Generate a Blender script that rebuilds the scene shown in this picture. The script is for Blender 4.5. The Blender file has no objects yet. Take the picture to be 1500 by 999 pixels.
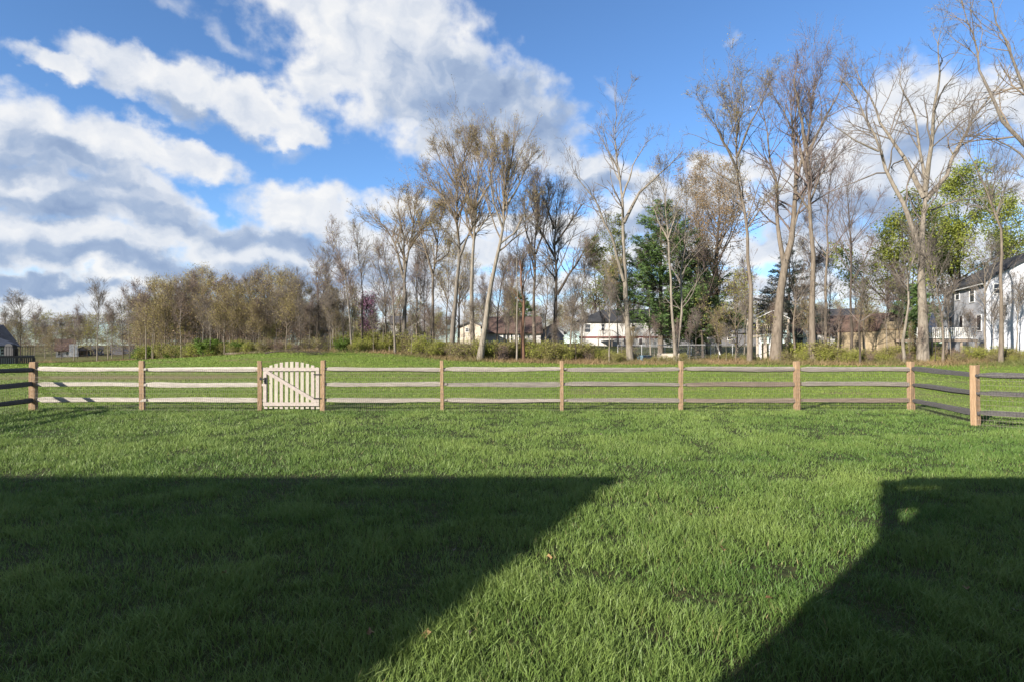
import bpy, math, random
import numpy as np
from mathutils import Vector, Matrix

# ------------------------------------------------------------------ camera, sky, sun, exposure
S = bpy.context.scene
COL = S.collection
CAMZ, F, CX, HY = 1.69, 854.0, 750.0, 503.0        # photo pixels (1500 x 999)
cam_d = bpy.data.cameras.new('camera'); cam = bpy.data.objects.new('camera', cam_d); COL.objects.link(cam)
cam_d.sensor_width = 36.0; cam_d.lens = F / 1500 * 36; cam_d.clip_start = 0.05; cam_d.clip_end = 6000
cam.location = (0, 0, CAMZ); cam.rotation_euler = (math.radians(90) + math.atan(3.5 / F), 0, 0)
S.camera = cam
S.view_settings.view_transform = 'Standard'; S.view_settings.look = 'None'
S.view_settings.gamma = 1; S.view_settings.use_curve_mapping = False
EXPO = 1.32
S.view_settings.exposure = EXPO
S.cycles.max_bounces = 6; S.cycles.diffuse_bounces = 3; S.cycles.transparent_max_bounces = 6
S.cycles.caustics_reflective = False; S.cycles.caustics_refractive = False

SUN_EL, SUN_AZ = math.radians(22), math.radians(45)   # light travels towards +x,+y
sun_d = bpy.data.lights.new('sun', 'SUN'); sun_d.energy = 5.0; sun_d.angle = math.radians(0.53); sun_d.color = (1.0, 0.915, 0.80)
sun = bpy.data.objects.new('sun', sun_d); COL.objects.link(sun)
tr = Vector((math.sin(SUN_AZ) * math.cos(SUN_EL), math.cos(SUN_AZ) * math.cos(SUN_EL), -math.sin(SUN_EL)))
sun.rotation_euler = tr.to_track_quat('-Z', 'Y').to_euler(); sun.location = (-20, -20, 20)

W = bpy.data.worlds.new('World'); S.world = W; W.use_nodes = True
WN, WL = W.node_tree.nodes, W.node_tree.links
WN.clear()
def wnode(t, **k):
    n = WN.new(t)
    for a, v in k.items(): setattr(n, a, v)
    return n
def wmath(op, a, b=None, c=None, clamp=False):
    n = WN.new('ShaderNodeMath'); n.operation = op; n.use_clamp = clamp
    for i, v in enumerate((a, b, c)):
        if v is None: continue
        if hasattr(v, 'is_output'): WL.new(v, n.inputs[i])
        else: n.inputs[i].default_value = v
    return n.outputs[0]
def wvec(op, a, b=None):
    n = WN.new('ShaderNodeVectorMath'); n.operation = op
    for i, v in enumerate((a, b)):
        if v is None: continue
        if hasattr(v, 'is_output'): WL.new(v, n.inputs[i])
        else: n.inputs[i].default_value = v
    return n.outputs[1] if op in ('LENGTH', 'DISTANCE') else n.outputs[0]
def wnoise(vec, scale, detail=6, rough=0.55):
    n = WN.new('ShaderNodeTexNoise'); n.noise_dimensions = '3D'
    n.inputs['Scale'].default_value = scale; n.inputs['Detail'].default_value = detail; n.inputs['Roughness'].default_value = rough
    WL.new(vec, n.inputs['Vector']); return n.outputs['Fac'], n.outputs['Color']
def wsmooth(v, a, b):
    n = WN.new('ShaderNodeMapRange'); n.interpolation_type = 'SMOOTHSTEP'
    n.inputs['From Min'].default_value = a; n.inputs['From Max'].default_value = b
    WL.new(v, n.inputs['Value']); return n.outputs['Result']
sky = wnode('ShaderNodeTexSky', sky_type='NISHITA', sun_disc=False, sun_elevation=SUN_EL, sun_rotation=math.radians(225),
            air_density=0.85, dust_density=0.0, ozone_density=5.0)
geo = wnode('ShaderNodeTexCoord')
sep = wnode('ShaderNodeSeparateXYZ'); WL.new(geo.outputs['Generated'], sep.inputs[0])
az = wmath('ARCTAN2', sep.outputs[0], sep.outputs[1]); el = wmath('ARCSINE', sep.outputs[2])
comb = wnode('ShaderNodeCombineXYZ')
WL.new(wmath('MULTIPLY', az, 10), comb.inputs[0]); WL.new(wmath('MULTIPLY', el, 10), comb.inputs[1])
p = comb.outputs[0]                                     # direction in tenths of a radian
def ae(px, py):
    x, z = (px - CX) / F, (HY - py) / F
    return 10 * math.atan2(x, 1), 10 * math.atan2(z, math.hypot(x, 1))
_, nc = wnoise(wvec('MULTIPLY', p, (0.95, 1.1, 1)), 1.15, 7, 0.55)
pw = wvec('ADD', p, wvec('MULTIPLY', wvec('SUBTRACT', nc, (0.5, 0.5, 0.5)), (1.15, 1.05, 0)))
def blobs(vec, lst, soft):
    out = None
    for (x, y, rx, ry, rot) in lst:
        cx, cy = ae(x, y)
        cc = 10.0 / F / (1 + ((x - CX) / F) ** 2) ** 0.75
        m = WN.new('ShaderNodeMapping'); m.vector_type = 'TEXTURE'
        m.inputs['Location'].default_value = (cx, cy, 0); m.inputs['Rotation'].default_value = (0, 0, math.radians(-rot))
        m.inputs['Scale'].default_value = (rx * cc, ry * cc, 1)
        WL.new(vec, m.inputs['Vector'])
        v = wmath('SUBTRACT', 1.0, wvec('LENGTH', m.outputs[0]))
        out = v if out is None else wmath('SMOOTH_MAX', out, v, soft)
    return out
CLOUDS = [(510, -40, 170, 110, 0), (560, 60, 170, 110, 20), (630, 130, 180, 82, 15), (745, 158, 125, 60, 22), (470, 110, 60, 60, 40), (640, 195, 60, 30, 20), (600, 100, 170, 100, 20), (660, 150, 150, 60, 15),
    (80, 92, 75, 24, 12), (230, 122, 130, 36, 9), (360, 150, 110, 40, 10), (430, 185, 50, 20, 20),
    (40, 195, 150, 70, 8), (190, 212, 110, 42, 8), (290, 228, 85, 30, 8), (90, 285, 190, 50, 5), (215, 290, 110, 45, 22),
    (90, 350, 230, 50, 0), (320, 345, 140, 30, -8), (450, 312, 105, 44, 8), (520, 350, 90, 40, 0), (590, 292, 55, 26, 0), (250, 400, 420, 32, 0), (70, 430, 260, 30, 0), (560, 420, 200, 34, 0),
    (830, 242, 95, 34, 6), (905, 258, 60, 26, 6), (770, 220, 50, 22, 0), 
    (985, 300, 110, 48, 0), (880, 330, 110, 34, 0), (1060, 262, 80, 34, 0), (1200, 270, 90, 62, -20), (1255, 215, 80, 58, -30), (1335, 168, 84, 80, 0), (1425, 150, 80, 58, 10), (1500, 150, 70, 60, 0),
    (1290, 270, 180, 60, 0), (1180, 350, 170, 45, 0), (1450, 290, 100, 34, 0), (1320, 370, 200, 34, 0), (960, 375, 170, 28, 0), (740, 330, 110, 24, 0), (640, 370, 160, 30, 0), (1130, 420, 260, 26, 0), (760, 420, 220, 22, 0), (1470, 400, 160, 24, 0), (300, 462, 520, 26, 0), (900, 462, 420, 24, 0), (1500, 465, 400, 24, 0), (560, 385, 120, 24, 0), (430, 372, 220, 34, 0), (250, 330, 120, 30, 10)]
field = blobs(pw, CLOUDS, 0.25)
n1, _ = wnoise(wvec('MULTIPLY', p, (0.95, 1.1, 1)), 2.4, 9, 0.52)
off = wvec('ADD', p, (-0.16, 0.22, 0.0))
r1, _ = wnoise(wvec('MULTIPLY', pw, (0.95, 1.1, 1)), 1.9, 4, 0.5)
r2, _ = wnoise(wvec('MULTIPLY', wvec('ADD', pw, (-0.2, 0.24, 0)), (0.95, 1.1, 1)), 1.9, 4, 0.5)
# the same kind of broken cumulus goes on all round the sky
g1, _ = wnoise(wvec('MULTIPLY', pw, (0.6, 1.25, 1)), 0.42, 5, 0.55)
outside = wmath('MAXIMUM', wsmooth(wmath('ABSOLUTE', az), 0.80, 1.0), wsmooth(el, 0.56, 0.72))
gen = wmath('MULTIPLY', wmath('SUBTRACT', g1, 0.50), 5.0)
mixf = wnode('ShaderNodeMix', data_type='FLOAT'); WL.new(outside, mixf.inputs[0]); WL.new(field, mixf.inputs[2]); WL.new(gen, mixf.inputs[3])
fld = mixf.outputs[0]
dens_raw = wmath('ADD', fld, wmath('MULTIPLY', wmath('SUBTRACT', n1, 0.5), 1.1))
dens = wsmooth(dens_raw, -0.16, 0.42)
# undersides
SHADE = [(735, 160, 150, 62, 20), (690, 160, 150, 55, 12), (800, 185, 70, 34, 20), (60, 245, 170, 30, 5), (40, 300, 200, 28, 0), (235, 318, 110, 26, 12), (420, 356, 130, 20, 6),
    (150, 385, 300, 22, 0), (100, 225, 100, 22, 8), (430, 405, 250, 18, 0), (60, 425, 200, 14, 0), (320, 180, 130, 14, 12), (1380, 215, 110, 28, 0), (1260, 310, 150, 36, 0), (1460, 225, 90, 26, 0), (980, 330, 100, 24, 0), (850, 268, 90, 14, 6)]
WISPS = [(848, 186, 22, 20, 0), (880, 166, 14, 22, 0), (432, 214, 26, 20, 30), (340, 55, 60, 16, 30), (260, 8, 60, 18, 0), (900, 130, 30, 12, 30), (1080, 55, 14, 10, 30), (400, 92, 24, 16, 0)]
wisp = wsmooth(wmath('ADD', blobs(pw, WISPS, 0.2), wmath('MULTIPLY', wmath('SUBTRACT', n1, 0.5), 3.0)), 0.0, 1.6)
dens = wmath('MAXIMUM', dens, wmath('MULTIPLY', wisp, 0.55))
shade = wsmooth(blobs(pw, SHADE, 0.3), -0.45, 0.75)
relief = wmath('MULTIPLY', wmath('SUBTRACT', r1, r2), 0.75)
thick = wsmooth(dens_raw, 0.25, 1.6)
lit = wmath('ADD', 0.86, relief)
lit = wmath('SUBTRACT', lit, wmath('MULTIPLY', shade, 0.50))
lit = wmath('SUBTRACT', lit, wmath('MULTIPLY', thick, 0.12), None, True)
ramp = wnode('ShaderNodeValToRGB'); WL.new(lit, ramp.inputs[0])
e = ramp.color_ramp.elements
e[0].position = 0.0; e[0].color = (0.105, 0.155, 0.26, 1)
e[1].position = 1.0; e[1].color = (0.48, 0.48, 0.48, 1)
m1 = e.new(0.4); m1.color = (0.20, 0.25, 0.34, 1)
m2 = e.new(0.75); m2.color = (0.385, 0.405, 0.44, 1)
bg1 = wnode('ShaderNodeBackground'); wt_ = wvec('MULTIPLY', sky.outputs[0], (0.93, 1.0, 1.03)); WL.new(wt_, bg1.inputs[0]); bg1.inputs[1].default_value = 0.086
bg2 = wnode('ShaderNodeBackground'); WL.new(ramp.outputs[0], bg2.inputs[0]); bg2.inputs[1].default_value = 0.80
mixs = wnode('ShaderNodeMixShader'); WL.new(wmath('MULTIPLY', dens, 0.97), mixs.inputs[0]); WL.new(bg1.outputs[0], mixs.inputs[1]); WL.new(bg2.outputs[0], mixs.inputs[2])
wo = wnode('ShaderNodeOutputWorld'); WL.new(mixs.outputs[0], wo.inputs[0])
W.cycles.sampling_method = 'MANUAL'; W.cycles.sample_map_resolution = 512

# ------------------------------------------------------------------ helpers
ALB = 0.80                                            # all base colours, set against the exposure above
def mat(name, c1, c2=None, scale=6.0, rough=0.85, stretch=(1, 1, 1), bump=0.0, bscale=None, spec=0.3, coords='Object', attr=None, trans=0.0, c3=None):
    """noise-mottled procedural material; attr: a vertex attribute that blends c1 to c2; trans: translucent share"""
    c2 = c2 or tuple(v * 0.7 for v in c1); c1 = tuple(v * ALB for v in c1); c2 = tuple(v * ALB for v in c2); c3 = c3 and tuple(v * ALB for v in c3)
    m = bpy.data.materials.new(name); m.use_nodes = True
    N, L = m.node_tree.nodes, m.node_tree.links
    b = N['Principled BSDF']; b.inputs['Roughness'].default_value = rough; b.inputs['Specular IOR Level'].default_value = spec
    tc = N.new('ShaderNodeTexCoord'); mp = N.new('ShaderNodeMapping'); mp.inputs['Scale'].default_value = stretch
    L.new(tc.outputs[coords], mp.inputs[0])
    nz = N.new('ShaderNodeTexNoise'); nz.inputs['Scale'].default_value = scale; nz.inputs['Detail'].default_value = 5; nz.inputs['Roughness'].default_value = 0.6
    L.new(mp.outputs[0], nz.inputs['Vector'])
    rp = N.new('ShaderNodeValToRGB'); rp.color_ramp.elements[0].position = 0.3; rp.color_ramp.elements[1].position = 0.7
    rp.color_ramp.elements[0].color = (*c1, 1); rp.color_ramp.elements[1].color = (*c2, 1)
    if attr:
        at = N.new('ShaderNodeAttribute'); at.attribute_name = attr
        L.new(at.outputs['Fac'], rp.inputs[0]); rp.color_ramp.elements[0].position = 0.0; rp.color_ramp.elements[1].position = 1.0
        if c3:
            q = rp.color_ramp.elements.new(0.93); q.color = (*c2, 1); rp.color_ramp.elements[-1].color = (*c3, 1)
    else:
        L.new(nz.outputs['Fac'], rp.inputs[0])
    L.new(rp.outputs[0], b.inputs['Base Color'])
    if bump:
        bn = N.new('ShaderNodeTexNoise'); bn.inputs['Scale'].default_value = bscale or scale * 3; bn.inputs['Detail'].default_value = 4
        L.new(mp.outputs[0], bn.inputs['Vector'])
        bp = N.new('ShaderNodeBump'); bp.inputs['Strength'].default_value = bump; bp.inputs['Distance'].default_value = 0.05
        L.new(bn.outputs['Fac'], bp.inputs['Height']); L.new(bp.outputs[0], b.inputs['Normal'])
    if trans:
        t = N.new('ShaderNodeBsdfTranslucent'); L.new(rp.outputs[0], t.inputs[0])
        mx = N.new('ShaderNodeMixShader'); mx.inputs[0].default_value = trans
        L.new(b.outputs[0], mx.inputs[1]); L.new(t.outputs[0], mx.inputs[2]); L.new(mx.outputs[0], N['Material Output'].inputs[0])
    return m
def siding(name, c, step=0.2, axis='Z', rough=0.6):
    m = mat(name, c, tuple(v * 0.88 for v in c), 1.5, rough)
    N, L = m.node_tree.nodes, m.node_tree.links
    tc = N.new('ShaderNodeTexCoord'); w = N.new('ShaderNodeTexWave'); w.wave_type = 'BANDS'; w.bands_direction = axis; w.wave_profile = 'SAW'
    w.inputs['Scale'].default_value = 0.314 / step; L.new(tc.outputs['Object'], w.inputs['Vector'])
    bp = N.new('ShaderNodeBump'); bp.inputs['Strength'].default_value = 0.6; bp.inputs['Distance'].default_value = 0.03
    L.new(w.outputs['Fac'], bp.inputs['Height']); L.new(bp.outputs[0], N['Principled BSDF'].inputs['Normal'])
    return m

def tag(o, label, cat=None, group=None, kind=None):
    if label: o['label'] = label
    if cat: o['category'] = cat
    if group: o['group'] = group
    if kind: o['kind'] = kind
    return o
def empty(name, loc, rz=0.0):
    o = bpy.data.objects.new(name, None); COL.objects.link(o); o.location = loc; o.rotation_euler = (0, 0, rz); o.empty_display_size = 0.2
    return o
def link(name, me, parent=None, loc=None):
    o = bpy.data.objects.new(name, me); COL.objects.link(o)
    if parent: o.parent = parent
    if loc is not None: o.location = loc
    return o
def raw_mesh(name, V, faces_list, mats, smooth=False, attrs=None):
    """faces_list: list of (int array (n,k), material index)"""
    me = bpy.data.meshes.new(name)
    V = np.asarray(V, np.float32).reshape(-1, 3)
    tot = [f for f, _ in faces_list if len(f)]
    mi = np.concatenate([np.full(len(f), k, np.int32) for f, k in faces_list if len(f)])
    sizes = np.concatenate([np.full(len(f), f.shape[1], np.int32) for f in tot])
    loops = np.concatenate([f.ravel() for f in tot]).astype(np.int32)
    me.vertices.add(len(V)); me.vertices.foreach_set('co', V.ravel())
    me.loops.add(len(loops)); me.loops.foreach_set('vertex_index', loops)
    me.polygons.add(len(sizes))
    st = np.zeros(len(sizes), np.int32); st[1:] = np.cumsum(sizes)[:-1]
    me.polygons.foreach_set('loop_start', st)
    me.polygons.foreach_set('material_index', mi)
    me.polygons.foreach_set('use_smooth', np.full(len(sizes), smooth, bool))
    for m in mats: me.materials.append(m)
    if attrs:
        for k, v in attrs.items():
            a = me.attributes.new(k, 'FLOAT', 'POINT'); a.data.foreach_set('value', np.asarray(v, np.float32))
    me.update(calc_edges=True); me.validate()
    return me
class MB:
    """collects boxes, bars and polygons into one mesh"""
    def __init__(self): self.v, self.f = [], []
    def add(self, vs, fs):
        k = len(self.v); self.v += [tuple(q) for q in vs]; self.f += [tuple(i + k for i in f) for f in fs]; return self
    def box(self, a, b):
        (x0, y0, z0), (x1, y1, z1) = a, b
        return self.add([(x0, y0, z0), (x1, y0, z0), (x1, y1, z0), (x0, y1, z0), (x0, y0, z1), (x1, y0, z1), (x1, y1, z1), (x0, y1, z1)],
                 [(0, 3, 2, 1), (4, 5, 6, 7), (0, 1, 5, 4), (1, 2, 6, 5), (2, 3, 7, 6), (3, 0, 4, 7)])
    def bar(self, a, b, r, n=6, r2=None):
        a, b = Vector(a), Vector(b); d = (b - a).normalized(); u = d.orthogonal().normalized(); w = d.cross(u); r2 = r if r2 is None else r2
        vs = []
        for c, rr in ((a, r), (b, r2)):
            for i in range(n):
                t = 2 * math.pi * (i + 0.5) / n; vs.append(c + (u * math.cos(t) + w * math.sin(t)) * rr)
        fs = [(i, (i + 1) % n, n + (i + 1) % n, n + i) for i in range(n)] + [tuple(range(n - 1, -1, -1)), tuple(range(n, 2 * n))]
        return self.add(vs, fs)
    def beam(self, a, b, w, h):
        """rectangular bar; h along the vertical-most direction"""
        a, b = Vector(a), Vector(b); d = (b - a).normalized()
        up = Vector((0, 0, 1)) if abs(d.z) < 0.95 else Vector((0, 1, 0))
        s = d.cross(up).normalized(); u = s.cross(d).normalized(); vs = []
        for c in (a, b):
            for i, j in ((-1, -1), (1, -1), (1, 1), (-1, 1)): vs.append(c + s * (i * w / 2) + u * (j * h / 2))
        return self.add(vs, [(0, 1, 5, 4), (1, 2, 6, 5), (2, 3, 7, 6), (3, 0, 4, 7), (3, 2, 1, 0), (4, 5, 6, 7)])
    def prism(self, poly, a, b, axis='y'):
        n = len(poly); q = (lambda u, z, t: (u, t, z)) if axis == 'y' else (lambda u, z, t: (t, u, z))
        return self.add([q(u, z, a) for u, z in poly] + [q(u, z, b) for u, z in poly],
            [(i, (i + 1) % n, n + (i + 1) % n, n + i) for i in range(n)] + [tuple(range(n - 1, -1, -1)), tuple(range(n, 2 * n))])
    def build(self, name, m, parent=None, bevel=0.0, smooth=False):
        me = bpy.data.meshes.new(name); me.from_pydata(self.v, [], self.f); me.materials.append(m)
        import bmesh
        bm = bmesh.new(); bm.from_mesh(me); bmesh.ops.recalc_face_normals(bm, faces=bm.faces)
        if bevel: bmesh.ops.bevel(bm, geom=bm.edges[:], offset=bevel, segments=1, affect='EDGES', clamp_overlap=True)
        bm.to_mesh(me); bm.free()
        if smooth: me.polygons.foreach_set('use_smooth', [True] * len(me.polygons))
        return link(name, me, parent)
def copy_tree(o, parent=None):
    c = o.copy(); COL.objects.link(c); c.parent = parent
    for ch in o.children: copy_tree(ch, c)
    return c

def vnoise(x, y, seed=0):
    """smooth value noise, numpy"""
    xi, yi = np.floor(x).astype(np.int64), np.floor(y).astype(np.int64); fx, fy = x - xi, y - yi
    fx = fx * fx * (3 - 2 * fx); fy = fy * fy * (3 - 2 * fy)
    def h(a, b):
        k = (a * 374761393 + b * 668265263 + seed * 1442695041) & 0xFFFFFFFF
        k = ((k ^ (k >> 13)) * 1274126177) & 0xFFFFFFFF
        return ((k ^ (k >> 16)) & 0xFFFF) / 65535.0
    return (h(xi, yi) * (1 - fx) + h(xi + 1, yi) * fx) * (1 - fy) + (h(xi, yi + 1) * (1 - fx) + h(xi + 1, yi + 1) * fx) * fy

# ------------------------------------------------------------------ terrain
def zpix(py, d): return CAMZ + (HY - py) / F * d
_cp = []
for px, py, d in [(20, 533, 58), (-200, 533, 60), (60, 530, 85), (140, 529, 85), (215, 527, 70), (280, 525, 66), (330, 522, 60), (430, 516.5, 50), (500, 516.5, 50),
                  (560, 518, 50), (620, 522, 50), (660, 527, 48), (705, 527, 48), (800, 529, 50), (922, 530, 50), (1000, 530, 50), (1098, 531, 48), (1190, 531, 48),
                  (1350, 530, 45), (1466, 530, 42), (1650, 530, 42), (610, 502, 80), (740, 503, 78), (900, 507, 80), (1050, 508, 85), (1200, 506, 72), (1500, 508, 55),
                  (0, 521, 140), (400, 511, 120), (750, 504, 130), (1100, 504, 130), (1450, 503, 110), (0, 514, 250), (400, 506, 250), (750, 503, 250), (1500, 503, 250)]:
    _cp.append(((px - CX) / F * d, d, zpix(py, d)))
for px in range(-500, 2001, 250): _cp.append(((px - CX) / F * 25, 25, 0.0))
for px in (-300, 300, 600): _cp.append(((px - CX) / F * 36, 36, 0.22 if 200 < px < 601 else -0.1))
for px in (750, 1100, 1450, 1800): _cp.append(((px - CX) / F * 36, 36, 0.02))
_cp = np.array(_cp)
def _tps(r): return np.where(r > 1e-9, r * r * np.log(np.maximum(r, 1e-9)), 0)
_n = len(_cp); _A = np.zeros((_n + 3, _n + 3))
_A[:_n, :_n] = _tps(np.hypot(_cp[:, None, 0] - _cp[None, :, 0], _cp[:, None, 1] - _cp[None, :, 1])) + np.eye(_n) * 2.0
_A[:_n, _n] = 1; _A[:_n, _n + 1:] = _cp[:, :2]; _A[_n:, :_n] = _A[:_n, _n:].T
_w = np.linalg.solve(_A, np.concatenate([_cp[:, 2], np.zeros(3)]))
def ground_z(x, y):
    x = np.asarray(x, float); y = np.asarray(y, float); sh = np.broadcast(x, y).shape
    xf = np.broadcast_to(x, sh).ravel(); yf = np.broadcast_to(y, sh).ravel()
    yc = np.clip(yf, 0, 250); xc = np.clip(xf, -0.95 * yc - 15, 0.95 * yc + 15)
    out = np.empty(len(xf))
    for i in range(0, len(xf), 20000):
        a, b = xc[i:i + 20000], yc[i:i + 20000]
        out[i:i + 20000] = _tps(np.hypot(a[:, None] - _cp[None, :, 0], b[:, None] - _cp[None, :, 1])) @ _w[:_n] + _w[_n] + _w[_n + 1] * a + _w[_n + 2] * b
    t = np.clip((yf - 17) / 12, 0, 1); t = t * t * (3 - 2 * t)
    return (out * t).reshape(sh)
def gz(x, y): return float(ground_z(np.array([x]), np.array([y]))[0])
def base(px, d):
    x = (px - CX) / F * d
    return Vector((x, d, gz(x, d)))
def P(px, py, d): return Vector(((px - CX) / F * d, d, CAMZ + (HY - py) / F * d))

LINE_PX = [-600, 0, 140, 215, 330, 430, 560, 640, 690, 800, 1000, 1200, 1350, 1466, 2100]
LINE_D = [70, 82, 82, 66, 57, 51.5, 51.5, 49, 47, 48, 47.5, 46, 43, 40.5, 40]
def wood_depth(x, y):
    return np.interp(CX + F * x / np.maximum(y, 1.0), LINE_PX, LINE_D)
ga = [0.0]
while ga[-1] < 900: ga.append(ga[-1] + (0.8 if ga[-1] < 45 else 0.8 + (ga[-1] - 45) * 0.06))
gx = np.array([-v for v in ga[:0:-1]] + ga)
ya = [-40.0, -25, -14, -7, -3]; y0 = 0.0
while y0 < 1200: ya.append(y0); y0 += 0.7 if y0 < 80 else 0.7 + (y0 - 80) * 0.06
gy = np.array(ya)
GX, GY = np.meshgrid(gx, gy); GZ = ground_z(GX, GY)
nx, ny = len(gx), len(gy)
ii = (np.arange(ny - 1)[:, None] * nx + np.arange(nx - 1)[None]).ravel()
wd = wood_depth(GX, GY)
litter = np.clip((GY - wd + 0.3 + 2.5 * (vnoise(GX * 0.4, GY * 0.4, 3) - 0.5)) / 1.6, 0, 1)
litter *= np.where(GY > 56, 0.55 + 0.45 * vnoise(GX * 0.06, GY * 0.06, 5), 1)
gm = bpy.data.materials.new('ground_grass_and_litter'); gm.use_nodes = True
N, L = gm.node_tree.nodes, gm.node_tree.links; B = N['Principled BSDF']; B.inputs['Roughness'].default_value = 0.95; B.inputs['Specular IOR Level'].default_value = 0.15
def nz(scale, detail=5, st=(1, 1, 1)):
    tc = N.new('ShaderNodeTexCoord'); mp = N.new('ShaderNodeMapping'); mp.inputs['Scale'].default_value = st; L.new(tc.outputs['Object'], mp.inputs[0])
    n = N.new('ShaderNodeTexNoise'); n.inputs['Scale'].default_value = scale; n.inputs['Detail'].default_value = detail; n.inputs['Roughness'].default_value = 0.65
    L.new(mp.outputs[0], n.inputs['Vector']); return n.outputs['Fac']
def ramp2(f, a, b, p0=0.35, p1=0.65):
    r = N.new('ShaderNodeValToRGB'); a = [v * ALB for v in a]; b = [v * ALB for v in b]; r.color_ramp.elements[0].color = (*a, 1); r.color_ramp.elements[1].color = (*b, 1)
    r.color_ramp.elements[0].position = p0; r.color_ramp.elements[1].position = p1; L.new(f, r.inputs[0]); return r.outputs[0]
def mixc(f, a, b):
    m = N.new('ShaderNodeMix'); m.data_type = 'RGBA'; L.new(f, m.inputs[0]); L.new(a, m.inputs[6]); L.new(b, m.inputs[7]); return m.outputs[2]
def attr(name):
    a = N.new('ShaderNodeAttribute'); a.attribute_name = name; return a.outputs['Fac']
gcol = mixc(nz(0.35, 4), ramp2(nz(9), (0.085, 0.17, 0.022), (0.15, 0.225, 0.036)), ramp2(nz(5), (0.14, 0.205, 0.030), (0.24, 0.255, 0.055)))
soil = ramp2(nz(14), (0.030, 0.050, 0.013), (0.070, 0.066, 0.030))
lit_c = ramp2(nz(1.3, 6), (0.16, 0.11, 0.065), (0.075, 0.085, 0.03))
dirt = ramp2(nz(4), (0.24, 0.17, 0.10), (0.16, 0.125, 0.07))
c = mixc(attr('yard'), gcol, soil); c = mixc(attr('dirt'), c, dirt); c = mixc(attr('litter'), c, lit_c)
L.new(c, B.inputs['Base Color'])
bp = N.new('ShaderNodeBump'); bp.inputs['Strength'].default_value = 0.9; bp.inputs['Distance'].default_value = 0.12; L.new(nz(6, 6), bp.inputs['Height']); L.new(bp.outputs[0], B.inputs['Normal'])
yard_edge = 14.85
yard = np.clip((15.6 - GY) / 0.8, 0, 1)
dx_, dy_ = GX + 18.5, GY - 28.5
dirtm = np.clip(1.3 - np.hypot(dx_ / 8.5, dy_ / 2.0) + 0.5 * (vnoise(GX * 1.2, GY * 1.2, 9) - 0.5), 0, 1) * 0.8
dirtm = np.maximum(dirtm, np.clip(1.1 - np.hypot((GX + 30) / 9, (GY - 25) / 1.6), 0, 1) * 0.5)
tan = np.clip((vnoise(GX * 0.45, GY * 0.9, 31) * .6 + vnoise(GX * 1.1, GY * 1.3, 33) * .4 - 0.60) * 5, 0, 1) * (GY > 17) * 0.55
me = raw_mesh('ground', np.stack([GX, GY, GZ], -1), [(np.stack([ii, ii + 1, ii + nx + 1, ii + nx], -1), 0)], [gm], True,
              {'yard': yard.ravel(), 'dirt': np.maximum(dirtm, tan).ravel(), 'litter': litter.ravel()})
tag(link('ground', me), 'grassy ground running from the yard to the woods', kind='structure')

# ------------------------------------------------------------------ grass blades
def blades(x, y, z, h, w, lean, seg, seed):
    """curved tapering blades; returns verts, tris, per-vertex blade id"""
    r = np.random.default_rng(seed); n = len(x)
    a = r.random(n) * 2 * math.pi; la = 2 * math.pi * 1.6 * vnoise(x * 1.7, y * 1.7, 6) + r.normal(size=n) * 1.9
    sx, sy = np.cos(a) * w / 2, np.sin(a) * w / 2
    lx, ly = np.cos(la) * lean * h, np.sin(la) * lean * h
    V = []; 
    for k in range(seg):
        t = k / seg; wk = 1 - 0.35 * t
        cx, cy, cz = x + lx * t * t, y + ly * t * t, z + h * t * (1 - 0.25 * lean * t)
        V += [np.stack([cx - sx * wk, cy - sy * wk, cz], -1), np.stack([cx + sx * wk, cy + sy * wk, cz], -1)]
    V.append(np.stack([x + lx, y + ly, z + h * (1 - 0.25 * lean)], -1))
    k = 2 * seg + 1; V = np.stack(V, 1).reshape(-1, 3); o = np.arange(n) * k; T = []
    for s in range(seg - 1):
        b = o + 2 * s; T += [np.stack([b, b + 1, b + 3], -1), np.stack([b, b + 3, b + 2], -1)]
    b = o + 2 * (seg - 1); T.append(np.stack([b, b + 1, b + 2], -1))
    return V, np.concatenate(T), k
def scatter(d0, d1, dens, seed, margin=2.2, k=0.92):
    r = np.random.default_rng(seed); wmax = k * d1 + margin; n = int((d1 - d0) * 2 * wmax * dens)
    x = (r.random(n) * 2 - 1) * wmax; y = d0 + r.random(n) * (d1 - d0)
    m = np.abs(x) < k * y + margin
    return x[m], y[m]
blade_m = mat('lawn_grass_blade', (0.082, 0.170, 0.033), (0.25, 0.34, 0.088), attr='tint', rough=0.5, spec=0.3, trans=0.30, c3=(0.30, 0.27, 0.12))
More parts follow.
